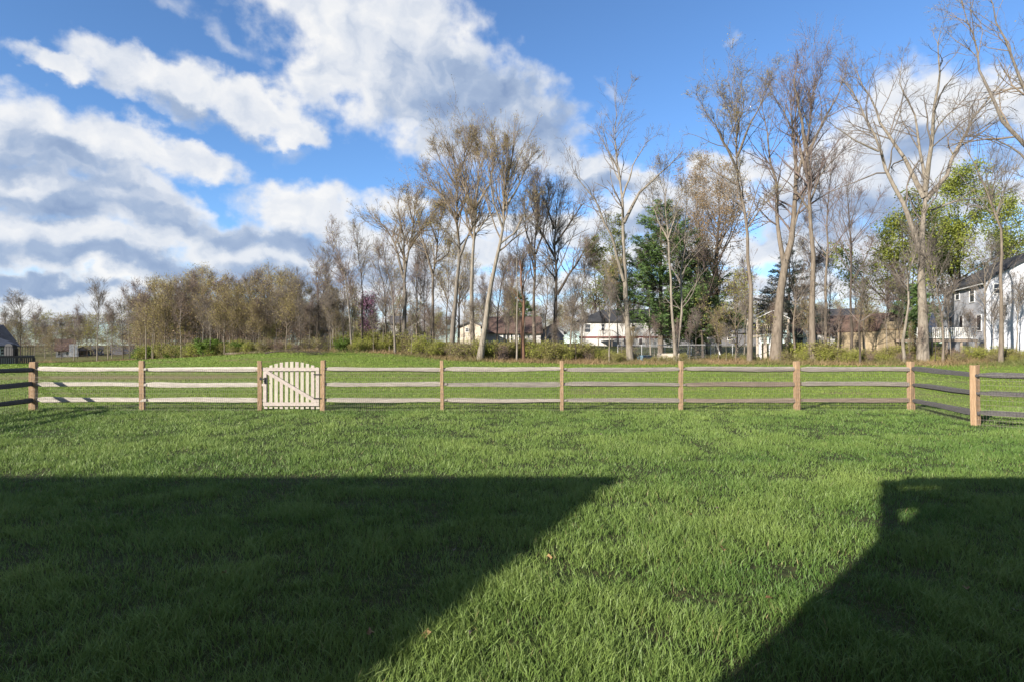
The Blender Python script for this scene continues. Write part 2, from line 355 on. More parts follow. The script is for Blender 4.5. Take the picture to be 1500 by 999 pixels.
def lawn(name, zones, label, hmul=1.0, m=blade_m, zfun=None, tbias=0.0, keep=None):
    Vs, Ts, tint, k0 = [], [], [], 0
    for i, (d0, d1, dens, seg, h0, w0) in enumerate(zones):
        x, y = scatter(d0, d1, dens, 100 + i)
        tuft = vnoise(x * 2.6, y * 2.6, 1) * 0.6 + vnoise(x * 8, y * 8, 2) * 0.4; tuft = np.clip((tuft - .5) * 1.35 + .5, 0, 1)
        big = vnoise(x * 0.5, y * 0.7, 4) * .6 + vnoise(x * 1.4, y * 1.9, 5) * .4
        r = np.random.default_rng(50 + i)
        thin = r.random(len(x)) < 0.42 + 1.2 * np.clip(tuft - 0.15, 0, 1)
        if keep is not None: thin &= keep(x, y, r)
        x, y, tuft, big = x[thin], y[thin], tuft[thin], big[thin]
        n = len(x); z = zfun(x, y) if zfun else np.zeros(n)
        h = h0 * hmul * (0.42 + 0.55 * r.random(n) + 0.85 * (tuft - 0.4) + 0.25 * (big - 0.5)); h = np.clip(h, h0 * 0.25, None)
        V, T, k = blades(x, y, z - 0.004, h, w0 * (0.6 + 0.8 * r.random(n)), 0.25 + 0.75 * r.random(n) ** 1.5, seg, 70 + i)
        t = np.clip(0.2 + 0.4 * r.random(n) + 0.8 * (big - 0.45) + 0.3 * (tuft - 0.5) + tbias, 0, 0.9)
        t = np.where(r.random(n) < 0.008 + 0.05 * np.clip(vnoise(x * .8 + 9, y * .9, 17) - .55, 0, 1), 1.0, t)
        Vs.append(V); Ts.append(T + k0); k0 += len(V); tint.append(np.repeat(t, k))
    me = raw_mesh(name, np.concatenate(Vs), [(np.concatenate(Ts), 0)], [m], True, {'tint': np.concatenate(tint)})
    return tag(link(name, me), label, 'grass', kind='stuff')
lawn('lawn_grass', [(2.4, 4.2, 6300, 3, 0.092, 0.0043), (4.2, 7.0, 3700, 2, 0.09, 0.0056), (7.0, 10.5, 2400, 1, 0.078, 0.009), (10.5, 15.2, 1500, 1, 0.07, 0.0115)],
     'green lawn grass inside the fenced yard')
field_m = mat('field_grass_blade', (0.10, 0.19, 0.024), (0.23, 0.30, 0.052), attr='tint', rough=0.6, spec=0.25, trans=0.3, c3=(0.27, 0.23, 0.11))
lawn('field_grass', [(15.2, 24, 260, 1, 0.06, 0.022), (24, 38, 75, 1, 0.07, 0.04), (38, 58, 26, 1, 0.09, 0.07)], 'mown field grass beyond the fence',
     m=field_m, zfun=ground_z, keep=lambda x, y, r: (y < wood_depth(x, y) + 0.5) & (np.hypot((x + 18.5) / 8.5, (y - 28.5) / 2.0) > 0.75 + 0.5 * r.random(len(x))))
# dead rank grass and weeds under the tree line
r_ = np.random.default_rng(11); n_ = 60000
px_ = r_.random(n_) * 1700 - 100; keep_ = np.interp(px_, [0, 200, 340, 380, 600, 640, 700, 900, 1500], [0.25, 0.3, .5, .7, .5, 1, 1, 1, 1]) > r_.random(n_); px_ = px_[keep_]
d_ = np.interp(px_, LINE_PX, LINE_D) + r_.normal(1.0, 1.3, len(px_)); x_ = (px_ - CX) / F * d_
h_ = (0.12 + 0.45 * r_.random(len(px_)) ** 2) * (0.5 + vnoise(x_ * 0.7, d_ * 0.7, 8))
V, T, k = blades(x_, d_, ground_z(x_, d_), h_, 0.02 + 0.03 * r_.random(len(x_)), 0.3 + 0.9 * r_.random(len(x_)), 1, 12)
rank_m = mat('rank_grass', (0.30, 0.21, 0.11), (0.13, 0.15, 0.045), attr='tint', rough=0.8, trans=0.25)
t_ = np.clip(vnoise(x_ * 0.35, d_ * 0.35, 14) * 1.6 - 0.4 + 0.5 * (r_.random(len(x_)) - 0.5), 0, 1)
tag(link('rank_grass', raw_mesh('rank_grass', V, [(T, 0)], [rank_m], True, {'tint': np.repeat(t_, k)})), 'tan and green uncut grass along the foot of the trees', 'grass', kind='stuff')

# ------------------------------------------------------------------ materials
post_m = mat('cedar_post', (0.41, 0.285, 0.175), (0.27, 0.17, 0.095), 5, 0.8, (6, 6, 0.8), 0.5)
rail_ms = [mat('split_rail_%s' % n, a, b, 4, 0.9, (0.5, 7, 7), 0.6) for n, a, b in (
    ('bleached', (0.54, 0.50, 0.44), (0.38, 0.345, 0.30)), ('pale', (0.42, 0.385, 0.335), (0.28, 0.25, 0.215)),
    ('grey', (0.32, 0.29, 0.255), (0.19, 0.17, 0.15)), ('brown', (0.27, 0.215, 0.17), (0.16, 0.13, 0.105)), ('dark', (0.125, 0.12, 0.12), (0.06, 0.058, 0.058)))]
wire_m = mat('galvanised_wire', (0.22, 0.19, 0.16), (0.16, 0.14, 0.12), 20, 0.6)
gate_m = mat('weathered_gate_wood', (0.46, 0.405, 0.365), (0.34, 0.295, 0.265), 5, 0.85, (3, 3, 3), 0.3)
picket_m = mat('pale_picket_wood', (0.46, 0.435, 0.345), (0.35, 0.325, 0.27), 5, 0.85, (6, 6, 1), 0.3)
iron_m = mat('black_iron', (0.02, 0.02, 0.022), None, 10, 0.5)

# ------------------------------------------------------------------ split rail fence
FD = 14.72
def fx(px): return (px - CX) / F * FD
def post(parent, p, w, d, h, rz, seed):
    r = random.Random(seed); b = MB(); n = 7
    rings = []
    for i in range(n):
        t = i / (n - 1); z = -0.3 + t * (h + 0.3); k = 1 - 0.04 * t
        rings.append([(sx * (w / 2 * k + r.uniform(-.004, .004)), sy * (d / 2 * k + r.uniform(-.004, .004)), z + (r.uniform(-.012, .012) if i == n - 1 else 0)) for sx, sy in ((-1, -1), (1, -1), (1, 1), (-1, 1))])
    vs = [v for q in rings for v in q]; fs = []
    for i in range(n - 1):
        for j in range(4): fs.append((4 * i + j, 4 * i + (j + 1) % 4, 4 * i + 4 + (j + 1) % 4, 4 * i + 4 + j))
    fs += [(3, 2, 1, 0), tuple(4 * (n - 1) + j for j in range(4))]
    b.add(vs, fs); o = b.build('post', post_m, parent, bevel=0.007)
    o.location = p; o.rotation_euler = (r.uniform(-.012, .012), r.uniform(-.012, .012), rz)
    return o
def rail(parent, a, b, m, seed, hh=0.115, th=0.08):
    """a split rail: uneven five-sided timber, whittled to a tenon at both ends"""
    r = random.Random(seed); a, b = Vector(a), Vector(b); d = b - a; L_ = d.length; d.normalize()
    s = d.cross(Vector((0, 0, 1))).normalized(); u = s.cross(d)
    prof = [(-.5, -.32), (-.1, -.5), (.5, -.38), (.46, .3), (.05, .5), (-.46, .34)]
    prof = [(x + r.uniform(-.08, .08), z + r.uniform(-.08, .08)) for x, z in prof]
    ts = [0, .018, .05, .09, .2, .32, .45, .58, .7, .82, .91, .95, .982, 1]; bow = r.uniform(-.014, .014); ph = r.uniform(0, 6)
    mb = MB(); vs, fs, n = [], [], len(prof)
    for t in ts:
        e_ = min(1, min(t, 1 - t) / .08); k = .5 + .5 * e_; hk = k * (1 + .12 * math.sin(5 * t + ph) + r.uniform(-.05, .05))
        c_ = a + d * (L_ * t) + u * (bow * math.sin(math.pi * t) + .004 * math.sin(9 * t + ph)) + s * (.01 * math.sin(7 * t + ph))
        for x, z in prof: vs.append(c_ + s * (x * th * k * (1 + r.uniform(-.06, .06))) + u * (z * hh * hk))
    for i in range(len(ts) - 1):
        for j in range(n): fs.append((n * i + j, n * i + (j + 1) % n, n * (i + 1) + (j + 1) % n, n * (i + 1) + j))
    fs += [tuple(range(n - 1, -1, -1)), tuple(n * (len(ts) - 1) + j for j in range(n))]
    vs = [v - a for v in vs]
    mb.add(vs, fs); o = mb.build('rail', m, parent); o.location = a; return o
def wire_panel(parent, a, b, h=1.06):
    """welded wire with 5 x 10 cm openings, stapled to the yard side"""
    a, b = Vector(a), Vector(b); d = b - a; L_ = d.length; d.normalize(); s = d.cross(Vector((0, 0, 1))) ; s = s if s.y < 0 else -s
    mb = MB(); o_ = s * 0.085; t = 0.0019; k = 0.03
    while k < L_:
        q = a + d * k + o_; mb.bar(q + Vector((0, 0, .01)), q + Vector((0, 0, h)), t, 3); k += 0.0508
    z = 0.03
    while z < h: mb.bar(a + o_ + Vector((0, 0, z)), b + o_ + Vector((0, 0, z)), t, 3); z += 0.1016
    vs = [Vector(v) - a for v in mb.v]; mb.v = vs
    o = mb.build('wire_mesh', wire_m, parent); o['kind'] = 'stuff'; o.location = a; return o
RZ = (0.265, 0.665, 1.045)
def fence(root, pts, mats_, seed, skip=()):
    """pts: (x, y, width, depth, height, rz) posts in order"""
    o0 = Vector(root.location)
    for i, (x, y, w, d, h, rz) in enumerate(pts):
        if i not in skip: post(root, Vector((x, y, 0)) - o0, w, d, h, rz, seed + i)
    for i in range(len(pts) - 1):
        a, b = Vector((pts[i][0], pts[i][1], 0)), Vector((pts[i + 1][0], pts[i + 1][1], 0)); d = (b - a).normalized(); s = Vector((-d.y, d.x, 0))
        for j, z in enumerate(RZ):
            r = random.Random(seed * 7 + i * 3 + j); zz = z + r.uniform(-.014, .014); zb = z + r.uniform(-.014, .014); off = 0.014
            rail(root, a + d * 0.02 + s * off + Vector((0, 0, zz)) - o0, b + d * 0.115 - s * off + Vector((0, 0, zb)) - o0, mats_[i][j] if isinstance(mats_[i], (list, tuple)) else mats_[i], seed * 31 + i * 3 + j)
        wire_panel(root, a - o0, b - o0)
B_, PA, GR, BR, DK = rail_ms
left_pts = [(-11.72, 9.2, .13, .1, 1.24, 1.5), (-11.9, 11.95, .13, .1, 1.24, 1.5), (fx(49), FD, .155, .14, 1.23, .2), (fx(209), FD, .125, .1, 1.25, .15), (fx(381), FD, .105, .12, 1.25, .3)]
fl = empty('split_rail_fence', (fx(209), FD, 0))
fence(fl, left_pts, [DK, DK, B_, B_], 3)
tag(fl, 'cedar post and bleached split rail fence with wire on the latch side of the gate', 'fence')
right_pts = [(fx(473), FD, .115, .12, 1.27, .1), (fx(648), FD, .085, .13, 1.26, .05), (fx(823), FD, .085, .13, 1.25, .05), (fx(997), FD, .095, .12, 1.25, .12), (fx(1168), FD + .03, .135, .12, 1.25, .1),
             (fx(1335), FD + .02, .135, .13, 1.24, .25), (9.6, 12.08, .155, .12, 1.25, .35), (11.75, 10.1, .14, .1, 1.25, .6), (13.9, 8.1, .14, .1, 1.25, .6)]
fr = empty('split_rail_fence', (fx(823), FD, 0))
fence(fr, right_pts, [PA, [PA, GR, PA], [GR, GR, GR], [BR, BR, GR], [BR, GR, GR], DK, DK, DK], 5)
tag(fr, 'cedar post and grey split rail fence with wire on the hinge side of the gate', 'fence')

# ------------------------------------------------------------------ picket gate
gw = 92 / F * FD - 0.13; gx0 = fx(387); gy_ = FD - 0.05
gt = empty('picket_gate', (gx0, gy_, 0)); tag(gt, 'arched pale wooden picket gate with diagonal brace and black latch', 'gate')
GW = fx(469) - gx0; npk = 11
for i in range(npk):
    t = i / (npk - 1); cx = 0.05 + t * (GW - 0.10); top = 1.09 + 0.145 * (1 - (2 * t - 1) ** 2); r = random.Random(i)
    b = MB(); w = 0.043 + r.uniform(-.002, .002); z0 = 0.045 + r.uniform(-.008, .008); sl = 0.145 * 4 * (1 - 2 * t) / GW * w * .5
    b.prism([(cx - w, z0), (cx + w, z0), (cx + w, top + sl), (cx - w, top - sl)], 0.026, 0.044)
    b.build('picket', picket_m if i % 3 else gate_m, gt, bevel=0.003)
MB().box((0, -0.02, 1.0), (GW, 0.022, 1.088)).build('top_rail', gate_m, gt, bevel=0.004)
MB().box((0, -0.02, 0.125), (GW, 0.022, 0.215)).build('bottom_rail', gate_m, gt, bevel=0.004)
MB().box((0.002, -0.016, 0.217), (0.088, 0.02, 0.998)).build('stile', gate_m, gt, bevel=0.004)
MB().box((GW - 0.09, -0.016, 0.217), (GW - 0.002, 0.02, 0.998)).build('stile', gate_m, gt, bevel=0.004)
MB().beam((0.075, -0.004, 0.985), (GW - 0.075, -0.004, 0.232), 0.028, 0.085).build('brace', gate_m, gt, bevel=0.003)
la = MB(); la.box((-0.075, -0.052, 0.795), (0.075, -0.022, 0.82)); la.box((0.035, -0.042, 0.69), (0.062, -0.021, 0.84)); la.bar((0.05, -0.045, 0.755), (0.05, -0.085, 0.745), 0.011, 6); la.box((-0.07, -0.046, 0.775), (-0.045, -0.022, 0.85))
la.build('latch', iron_m, gt)
for z in (0.3, 0.9):
    MB().box((GW - 0.14, -0.03, z), (GW + 0.05, -0.021, z + 0.03)).build('hinge', iron_m, gt)

# ------------------------------------------------------------------ houses
white_s = siding('white_siding', (0.56, 0.55, 0.53)); greyblue_s = siding('pale_grey_siding', (0.55, 0.57, 0.62)); cream_s = siding('cream_siding', (0.70, 0.62, 0.50)); grey_s = siding('grey_siding', (0.36, 0.37, 0.39))
dkgrey_s = siding('dark_siding', (0.13, 0.13, 0.14)); tan_s = siding('tan_board', (0.40, 0.32, 0.21), 0.3, 'X'); brick_s = mat('brown_brick', (0.24, 0.16, 0.12), (0.30, 0.22, 0.17), 8, 0.9)
def shingle(n, c): return mat(n, c, tuple(v * 1.6 for v in c), 2.5, 0.95, (1, 1, 1), 0.5, 12)
roof_dk = shingle('charcoal_shingles', (0.030, 0.031, 0.035)); roof_br = shingle('brown_shingles', (0.085, 0.055, 0.045)); roof_gr = shingle('grey_shingles', (0.10, 0.10, 0.105)); roof_navy = shingle('slate_shingles', (0.028, 0.036, 0.055))
glass_m = mat('window_glass', (0.03, 0.036, 0.045), (0.05, 0.06, 0.075), 1, 0.08, spec=0.6); trim_m = mat('white_trim', (0.80, 0.80, 0.78), (0.74, 0.74, 0.72), 3, 0.5)
maroon_m = mat('maroon_trim', (0.17, 0.05, 0.045), None, 3, 0.6); wood_m = mat('grey_deck_wood', (0.36, 0.30, 0.24), (0.25, 0.20, 0.16), 3, 0.85, (1, 1, 5)); dark_m = mat('dark_furniture', (0.03, 0.03, 0.035), None, 4, 0.6)
door_m = mat('door_paint', (0.10, 0.09, 0.10), None, 3, 0.5)
def house(name, label, loc, rz, w, d, he, pitch, wm, rm, ridge='x', ov=0.4, hip=0.0, zf=-1.2):
    """local frame: front face at y=-d/2; he = eave height"""
    o = empty(name, loc, rz); tag(o, label, 'house' if 'shed' not in name else 'shed'); o['dims'] = (w, d, he)
    sp = (d if ridge == 'x' else w) / 2; rise = sp * pitch
    if hip: MB().box((-w / 2, -d / 2, zf), (w / 2, d / 2, he)).build('wall', wm, o)
    elif ridge == 'x': MB().prism([(-d / 2, zf), (d / 2, zf), (d / 2, he), (0, he + rise), (-d / 2, he)], -w / 2, w / 2, 'x').build('wall', wm, o)
    else: MB().prism([(-w / 2, zf), (w / 2, zf), (w / 2, he), (0, he + rise), (-w / 2, he)], -d / 2, d / 2, 'y').build('wall', wm, o)
    b = MB(); th = 0.16; e_ = ov * pitch
    if hip:
        X, Y = w / 2 + ov, d / 2 + ov; z0 = he + 0.01
        b.add([(-X, -Y, z0), (X, -Y, z0), (X, Y, z0), (-X, Y, z0), (-X, -Y, z0 + th), (X, -Y, z0 + th), (X, Y, z0 + th), (-X, Y, z0 + th), (-X + hip, 0, z0 + th + rise), (X - hip, 0, z0 + th + rise)],
              [(0, 3, 2, 1), (0, 1, 5, 4), (1, 2, 6, 5), (2, 3, 7, 6), (3, 0, 4, 7), (4, 5, 9, 8), (6, 7, 8, 9), (5, 6, 9), (7, 4, 8)])
    else:
        poly = [(-sp - ov, he - e_ + .01), (0, he + rise + .01), (sp + ov, he - e_ + .01), (sp + ov, he - e_ + th + .01), (0, he + rise + th + .03), (-sp - ov, he - e_ + th + .01)]
        q = w / 2 + ov * .7 if ridge == 'x' else d / 2 + ov * .7
        for side in (poly[:2] + poly[4:], [poly[1], poly[2], poly[3], poly[4]]): b.prism(side, -q, q, 'x' if ridge == 'x' else 'y')
    b.build('roof', rm, o)
    return o
def local_hit(o, px, py, face):
    """where the ray through a photo pixel meets a wall of house o, in its own frame"""
    w, d, he = o['dims']; M = Matrix.Translation(o.location) @ Matrix.Rotation(o.rotation_euler[2], 4, 'Z'); I = M.inverted()
    a = I @ Vector((0, 0, CAMZ)); b = I @ P(px, py, 10); r = b - a
    ax, v = {'front': (1, -d / 2), 'left': (0, -w / 2), 'right': (0, w / 2)}[face]
    t = (v - a[ax]) / r[ax]; return a + r * t
def opening(o, face, x0, x1, z0, z1, kind='window', m=None, fr=0.07, bars=True):
    """a framed window or door set in a wall; x runs along the wall"""
    w, d, he = o['dims']; b = MB()
    def bx(mb, u0, u1, a0, a1, t0, t1):
        if face == 'front': mb.box((u0, -d / 2 - t1, a0), (u1, -d / 2 - t0, a1))
        elif face == 'left': mb.box((-w / 2 - t1, u0, a0), (-w / 2 - t0, u1, a1))
        else: mb.box((w / 2 + t0, u0, a0), (w / 2 + t1, u1, a1))
    bx(b, x0 - fr, x0, z0 - fr, z1 + fr, .004, .055); bx(b, x1, x1 + fr, z0 - fr, z1 + fr, .004, .055); bx(b, x0, x1, z1, z1 + fr, .004, .053); bx(b, x0, x1, z0 - fr, z0, .004, .065)
    if bars: bx(b, x0, x1, (z0 + z1) / 2 - .02, (z0 + z1) / 2 + .02, .022, .045)
    f = b.build(kind, trim_m, o)
    g = MB(); bx(g, x0 + .002, x1 - .002, z0 + .002, z1 - .002, .004, .02); g.build('pane' if kind == 'window' else 'panel', m or glass_m, f)
    return f
def opening_px(o, face, px0, px1, py0, py1, **k):
    a, b = local_hit(o, px0, py0, face), local_hit(o, px1, py1, face); i = 0 if face == 'front' else 1
    u0, u1 = sorted((a[i], b[i])); z1, z0 = max(a.z, b.z), min(a.z, b.z)
    return opening(o, face, u0, u1, z0, z1, **k)
def ghouse(name, label, px0, px1, y_eave, dist, depth, pitch, wm, rm, ridge='x', **k):
    """a house whose front spans px0..px1 with its eave at pixel row y_eave, its front square to the line of sight (streets curve round the field)"""
    pm = (px0 + px1) / 2; a = math.atan2(pm - CX, F); fc = Vector(((pm - CX) / F * dist, dist, 0)); w = (px1 - px0) / F * dist * math.cos(a)
    c = fc + Vector((math.sin(a), math.cos(a), 0)) * depth / 2; g = gz(fc.x, fc.y)
    return house(name, label, (c.x, c.y, g), -a, w, depth, zpix(y_eave, dist) - g, pitch, wm, rm, ridge, **k)

# pale two-storey house on the right
d1, d2 = 47.0, 57.0
c1, c2 = Vector(((1445 - CX) / F * d1, d1, 0)), Vector(((1382 - CX) / F * d2, d2, 0)); yv = (c2 - c1).normalized(); xv = Vector((yv.y, -yv.x, 0)); dl = (c2 - c1).length
hw = 8.6; ctr = c1 + xv * hw / 2 + yv * dl / 2; hz = gz(c1.x, c1.y)
hA = house('two_storey_house', 'pale grey two storey house with charcoal roof behind a white railed deck', (ctr.x, ctr.y, hz), math.atan2(-yv.x, yv.y), hw, dl, zpix(411, d1) - hz, 0.58, greyblue_s, roof_dk, 'y', ov=0.35)
for a in ((1400, 1406, 425, 439), (1421, 1428, 421, 442), (1391, 1395, 465, 477)): opening_px(hA, 'left', *a)
for a in ((1406, 1411, 464, 484), (1431, 1438, 463, 484)): opening_px(hA, 'left', *a, kind='door', m=glass_m, bars=False)
opening_px(hA, 'front', 1456, 1465, 417, 430)
q = local_hit(hA, 1421.5, 467, 'left'); MB().box((-hw / 2 - .16, q.y - .1, q.z - .2), (-hw / 2 - .004, q.y + .1, q.z + .2)).build('wall_lantern', iron_m, hA)
b = MB(); b.box((-hw / 2 - .3, dl / 2 * -1 - .02, hA['dims'][2] - .32), (-hw / 2 - .19, dl / 2, hA['dims'][2] - .2)); b.build('gutter', trim_m, hA)
# deck with white balusters
dk = empty('deck', base(1395, 46.0)); dkz = zpix(497, 46) - dk.location.z; tag(dk, 'raised wooden deck with white railing beside the pale two storey house', 'deck')
X0, X1 = (1343 - 1395) / F * 46, (1433 - 1395) / F * 46
MB().box((X0, 0, dkz - .18), (X1, 3.2, dkz)).build('platform', wood_m, dk)
for x in np.linspace(X0 + .1, X1 - .1, 5): MB().box((x - .06, .04, -.6), (x + .06, .16, dkz - .183)).build('support_post', wood_m, dk)
MB().box((X0, -.02, dkz + .84), (X1, .07, dkz + .9)).build('handrail', trim_m, dk); MB().box((X0, 0, dkz + .06), (X1, .05, dkz + .11)).build('bottom_rail', trim_m, dk)
bal = None
for x in np.arange(X0 + .06, X1, .15):
    if bal is None: bal = MB().box((-.03, .005, dkz + .113), (.03, .045, dkz + .837)).build('baluster', trim_m, dk); bal.location.x = x
    else: o = bal.copy(); COL.objects.link(o); o.location.x = x
um = empty('closed_umbrella', base(1366, 47.5)); uz = dkz + dk.location.z - um.location.z; tag(um, 'closed pale blue patio umbrella standing on the railed deck', 'umbrella')
um.location.z += uz; MB().bar((0, 0, 0.05), (0, 0, 2.2), .025).build('pole', trim_m, um); MB().bar((0, 0, 0), (0, 0, .05), .28, 12).build('base', dark_m, um)
b = MB(); nn = 14; vs = []
for z, r in ((0.55, .2), (.9, .27), (1.3, .22), (1.8, .12), (2.15, .03)):
    for i in range(nn): t = 2 * math.pi * i / nn; rr = r * (1 + (.22 if i % 2 else -.1)); vs.append((rr * math.cos(t), rr * math.sin(t), z))
b.add(vs, [(nn * i + j, nn * i + (j + 1) % nn, nn * i + nn + (j + 1) % nn, nn * i + nn + j) for i in range(4) for j in range(nn)]).build('canopy', mat('blue_canvas', (0.42, 0.52, 0.70), None, 4, 0.9), um)

# gambrel shed
sd = 48.5; sx0, sx1 = (1281 - CX) / F * sd, (1330 - CX) / F * sd; sw = sx1 - sx0; sg = gz((sx0 + sx1) / 2, sd); ez = zpix(483, sd) - sg; pz = zpix(460, sd) - sg; ang = math.radians(16)
sh = empty('garden_shed', ((sx0 + sx1) / 2, sd, sg), ang); tag(sh, 'tan barn shaped shed with brown gambrel roof behind the brush', 'shed')
h2 = sw / 2; prof = [(-h2, ez), (-h2 * .72, ez + (pz - ez) * .62), (0, pz), (h2 * .72, ez + (pz - ez) * .62), (h2, ez)]
SL = 4.4
MB().prism([(-h2, -.6)] + prof + [(h2, -.6)], 0, SL).build('wall', tan_s, sh)
b = MB()
for i in range(4):
    (u0, z0), (u1, z1) = prof[i], prof[i + 1]; ext = .14
    if i == 0: u0, z0 = u0 - .1, z0 - .16
    if i == 3: u1, z1 = u1 + .1, z1 - .16
    b.prism([(u0, z0 + .006), (u1, z1 + .006), (u1, z1 + .09), (u0, z0 + .09)], -ext, SL + ext)
b.build('roof', roof_br, sh)
MB().box((-.22, -.03, pz - .62), (.22, -.004, pz - .32)).build('gable_vent', dark_m, sh); MB().box((-h2, -.025, ez - .05), (h2, -.004, ez + .05)).build('trim_board', mat('tan_trim', (0.30, 0.22, 0.13), None), sh)
b = MB(); b.box((-.75, -.03, -.3), (-.01, -.004, ez - .3)); b.build('door', tan_s, sh); b = MB(); b.box((.01, -.03, -.3), (.75, -.004, ez - .3)); b.build('door', tan_s, sh)

# houses beyond the trees
hC = ghouse('ranch_house', 'ranch house with brown roof and white chimney behind the play fort', 1160, 1262, 487, 72, 8, 0.5, white_s, roof_br)
opening_px(hC, 'front', 1168, 1180, 489, 505, kind='door', m=glass_m, bars=False); opening_px(hC, 'front', 1218, 1226, 489, 497)
q = local_hit(hC, 1183, 487, 'front'); MB().box((q.x - .5, -4.75, -1), (q.x + .5, -4.02, zpix(465, 71) - hC.location.z)).build('chimney', trim_m, hC)
hD = ghouse('two_storey_house', 'dark two storey house with white windows beyond the ranch house', 1193, 1262, 464, 95, 8, 0.32, dkgrey_s, roof_dk)
for a in ((1212.5, 1215), (1220, 1222.5), (1224, 1226.5), (1233, 1236.5)): opening_px(hD, 'front', a[0], a[1], 466, 475, m=trim_m if a[0] > 1230 else glass_m)
hH = ghouse('bilevel_house', 'white bilevel house with charcoal hip roof and maroon band', 848, 986, 472, 80, 8.5, 0.42, white_s, roof_dk, hip=3.4)
opening_px(hH, 'front', 857, 865, 475.5, 487); opening_px(hH, 'front', 881, 885, 475.5, 484); opening_px(hH, 'front', 925, 931, 476, 486)
for a in ((914, 918, 496.5, 507), (936, 941, 496, 506)): opening_px(hH, 'front', *a, kind='door', m=door_m, bars=False)
q0, q1 = local_hit(hH, 848, 493, 'front'), local_hit(hH, 986, 495.5, 'front'); MB().box((q0.x, -4.29, q1.z), (q1.x, -4.254, q0.z)).build('band', maroon_m, hH)
st = empty('porch_stairs', base(888, 77)); tag(st, 'small wooden porch with railed stairs against the white bilevel house', 'stairs'); tz = zpix(494.5, 77) - st.location.z; sc_ = 77 / F
MB().box((-10 * sc_, .6, tz - .15), (10 * sc_, 2.9, tz)).build('landing', wood_m, st)
for i in range(7): MB().box((10 * sc_ + i * .27, .7, tz - .18 - i * .18), (10 * sc_ + .27 + i * .27, 1.8, tz - .13 - i * .18)).build('step', wood_m, st)
for y_ in (.62,):
    MB().beam((-10 * sc_, y_, tz + .95), (10 * sc_, y_, tz + .95), .06, .08).build('handrail', wood_m, st); MB().beam((10 * sc_, y_, tz + .95), (10 * sc_ + 1.9, y_, tz - .35), .06, .08).build('handrail', wood_m, st)
    for x in np.arange(-10 * sc_, 10 * sc_, .22): MB().box((x, y_ - .02, tz + .003), (x + .045, y_ + .02, tz + .9)).build('baluster', wood_m, st)
for x in (-.95, .85): MB().box((x, .8, -.8), (x + .12, .92, tz - .153)).build('support_post', wood_m, st)
hI = ghouse('ranch_house', 'low dark ranch house behind the chain link yard', 985, 1112, 487, 92, 8, 0.36, dkgrey_s, roof_gr)
for a in ((996, 1000), (1030, 1036), (1066, 1072)): opening_px(hI, 'front', a[0], a[1], 490, 498)
hJ = ghouse('ranch_house', 'long white ranch house with brown roof and tall window bays', 712, 792, 487, 78, 8, 0.52, white_s, roof_br)
for a in (737, 742, 748, 754, 760): opening_px(hJ, 'front', a, a + 3, 490, 500, bars=False)
hJ2 = ghouse('gable_house', 'cream gable fronted house beside the leaning tree', 674, 704, 478, 74, 9, 0.42, cream_s, roof_gr, 'y'); opening_px(hJ2, 'front', 682, 686, 481.5, 486)
hJ3 = ghouse('gable_house', 'grey gable house right of the long ranch house', 790, 826, 487, 84, 9, 0.55, grey_s, roof_gr, 'y'); opening_px(hJ3, 'front', 803, 808, 489, 496)
hK = ghouse('gable_house', 'grey gable fronted house with white garage among thin trunks', 596, 630, 477, 80, 9, 0.75, grey_s, roof_gr, 'y'); opening_px(hK, 'front', 609, 615, 474, 481)
o_ = ghouse('garage', 'white garage in front of the grey gable house', 613, 629, 488, 76, 3, 0.25, white_s, roof_gr, 'x', ov=.2); o_['category'] = 'garage'; opening_px(o_, 'front', 616, 626, 491, 503, kind='door', m=trim_m, bars=False)
o_ = ghouse('ranch_house', 'white house end seen left of the grey gable house', 573, 595, 474, 86, 7, 0.3, white_s, roof_gr); opening_px(o_, 'front', 580, 585, 477, 482)
o_ = ghouse('garden_shed', 'small white shed in the brush by the purple tree', 468, 490, 486, 70, 3, 0.3, white_s, roof_gr, 'x', ov=.15); opening_px(o_, 'front', 476, 482, 490, 500, kind='door', m=trim_m, bars=False)
hM = ghouse('ranch_house', 'distant white house with brown roof and white chimney', 82, 109, 513, 112, 8, 0.5, white_s, roof_br); opening_px(hM, 'front', 85, 88, 515, 520); opening_px(hM, 'front', 97, 100, 515, 520)
q = local_hit(hM, 108, 513, 'front'); MB().box((q.x - .7, -4.9, -1), (q.x + .7, -4.02, zpix(504, 112) - hM.location.z)).build('chimney', trim_m, hM)
hM2 = ghouse('gable_house', 'distant blue grey gable house with dark porch', 110, 132, 514, 118, 8, 0.6, greyblue_s, roof_gr, 'y'); opening_px(hM2, 'front', 118, 122, 515, 519)
MB().box((-1.5, -6.2, 1.0), (3.2, -4.02, 1.15)).build('porch_floor', dark_m, hM2); MB().box((-1.5, -6.15, -1), (-1.38, -6.05, .997)).build('porch_post', dark_m, hM2); MB().box((3.05, -6.15, -1), (3.17, -6.05, .997)).build('porch_post', dark_m, hM2)
for (a, b_, yy, dd, lb, wm) in ((136, 150, 520, 125, 'small distant house with pale wall left of a leaning twin trunk', white_s), (163, 178, 519, 120, 'small distant white house behind twin pale trunks', white_s), (212, 226, 500, 100, 'white house end rising behind the green shrubs', white_s), (180, 200, 519, 130, 'distant grey blue house beside the green shrubs', grey_s)):
    o_ = ghouse('distant_house', lb, a, b_, yy, dd, 7, 0.5, wm, roof_gr, 'y' if a > 205 else 'x'); m_ = (a + b_) / 2; opening_px(o_, 'front', m_ - 2, m_ + 1.5, yy + 2, yy + 6)
hN = ghouse('ranch_house', 'grey blue house with dark slate roof by the far corner of the field', -70, 23, 508.5, 60, 9, 0.5, grey_s, roof_navy, hip=4.4)
opening_px(hN, 'front', 2, 8, 511, 519); opening_px(hN, 'front', -20, -12, 511, 519)
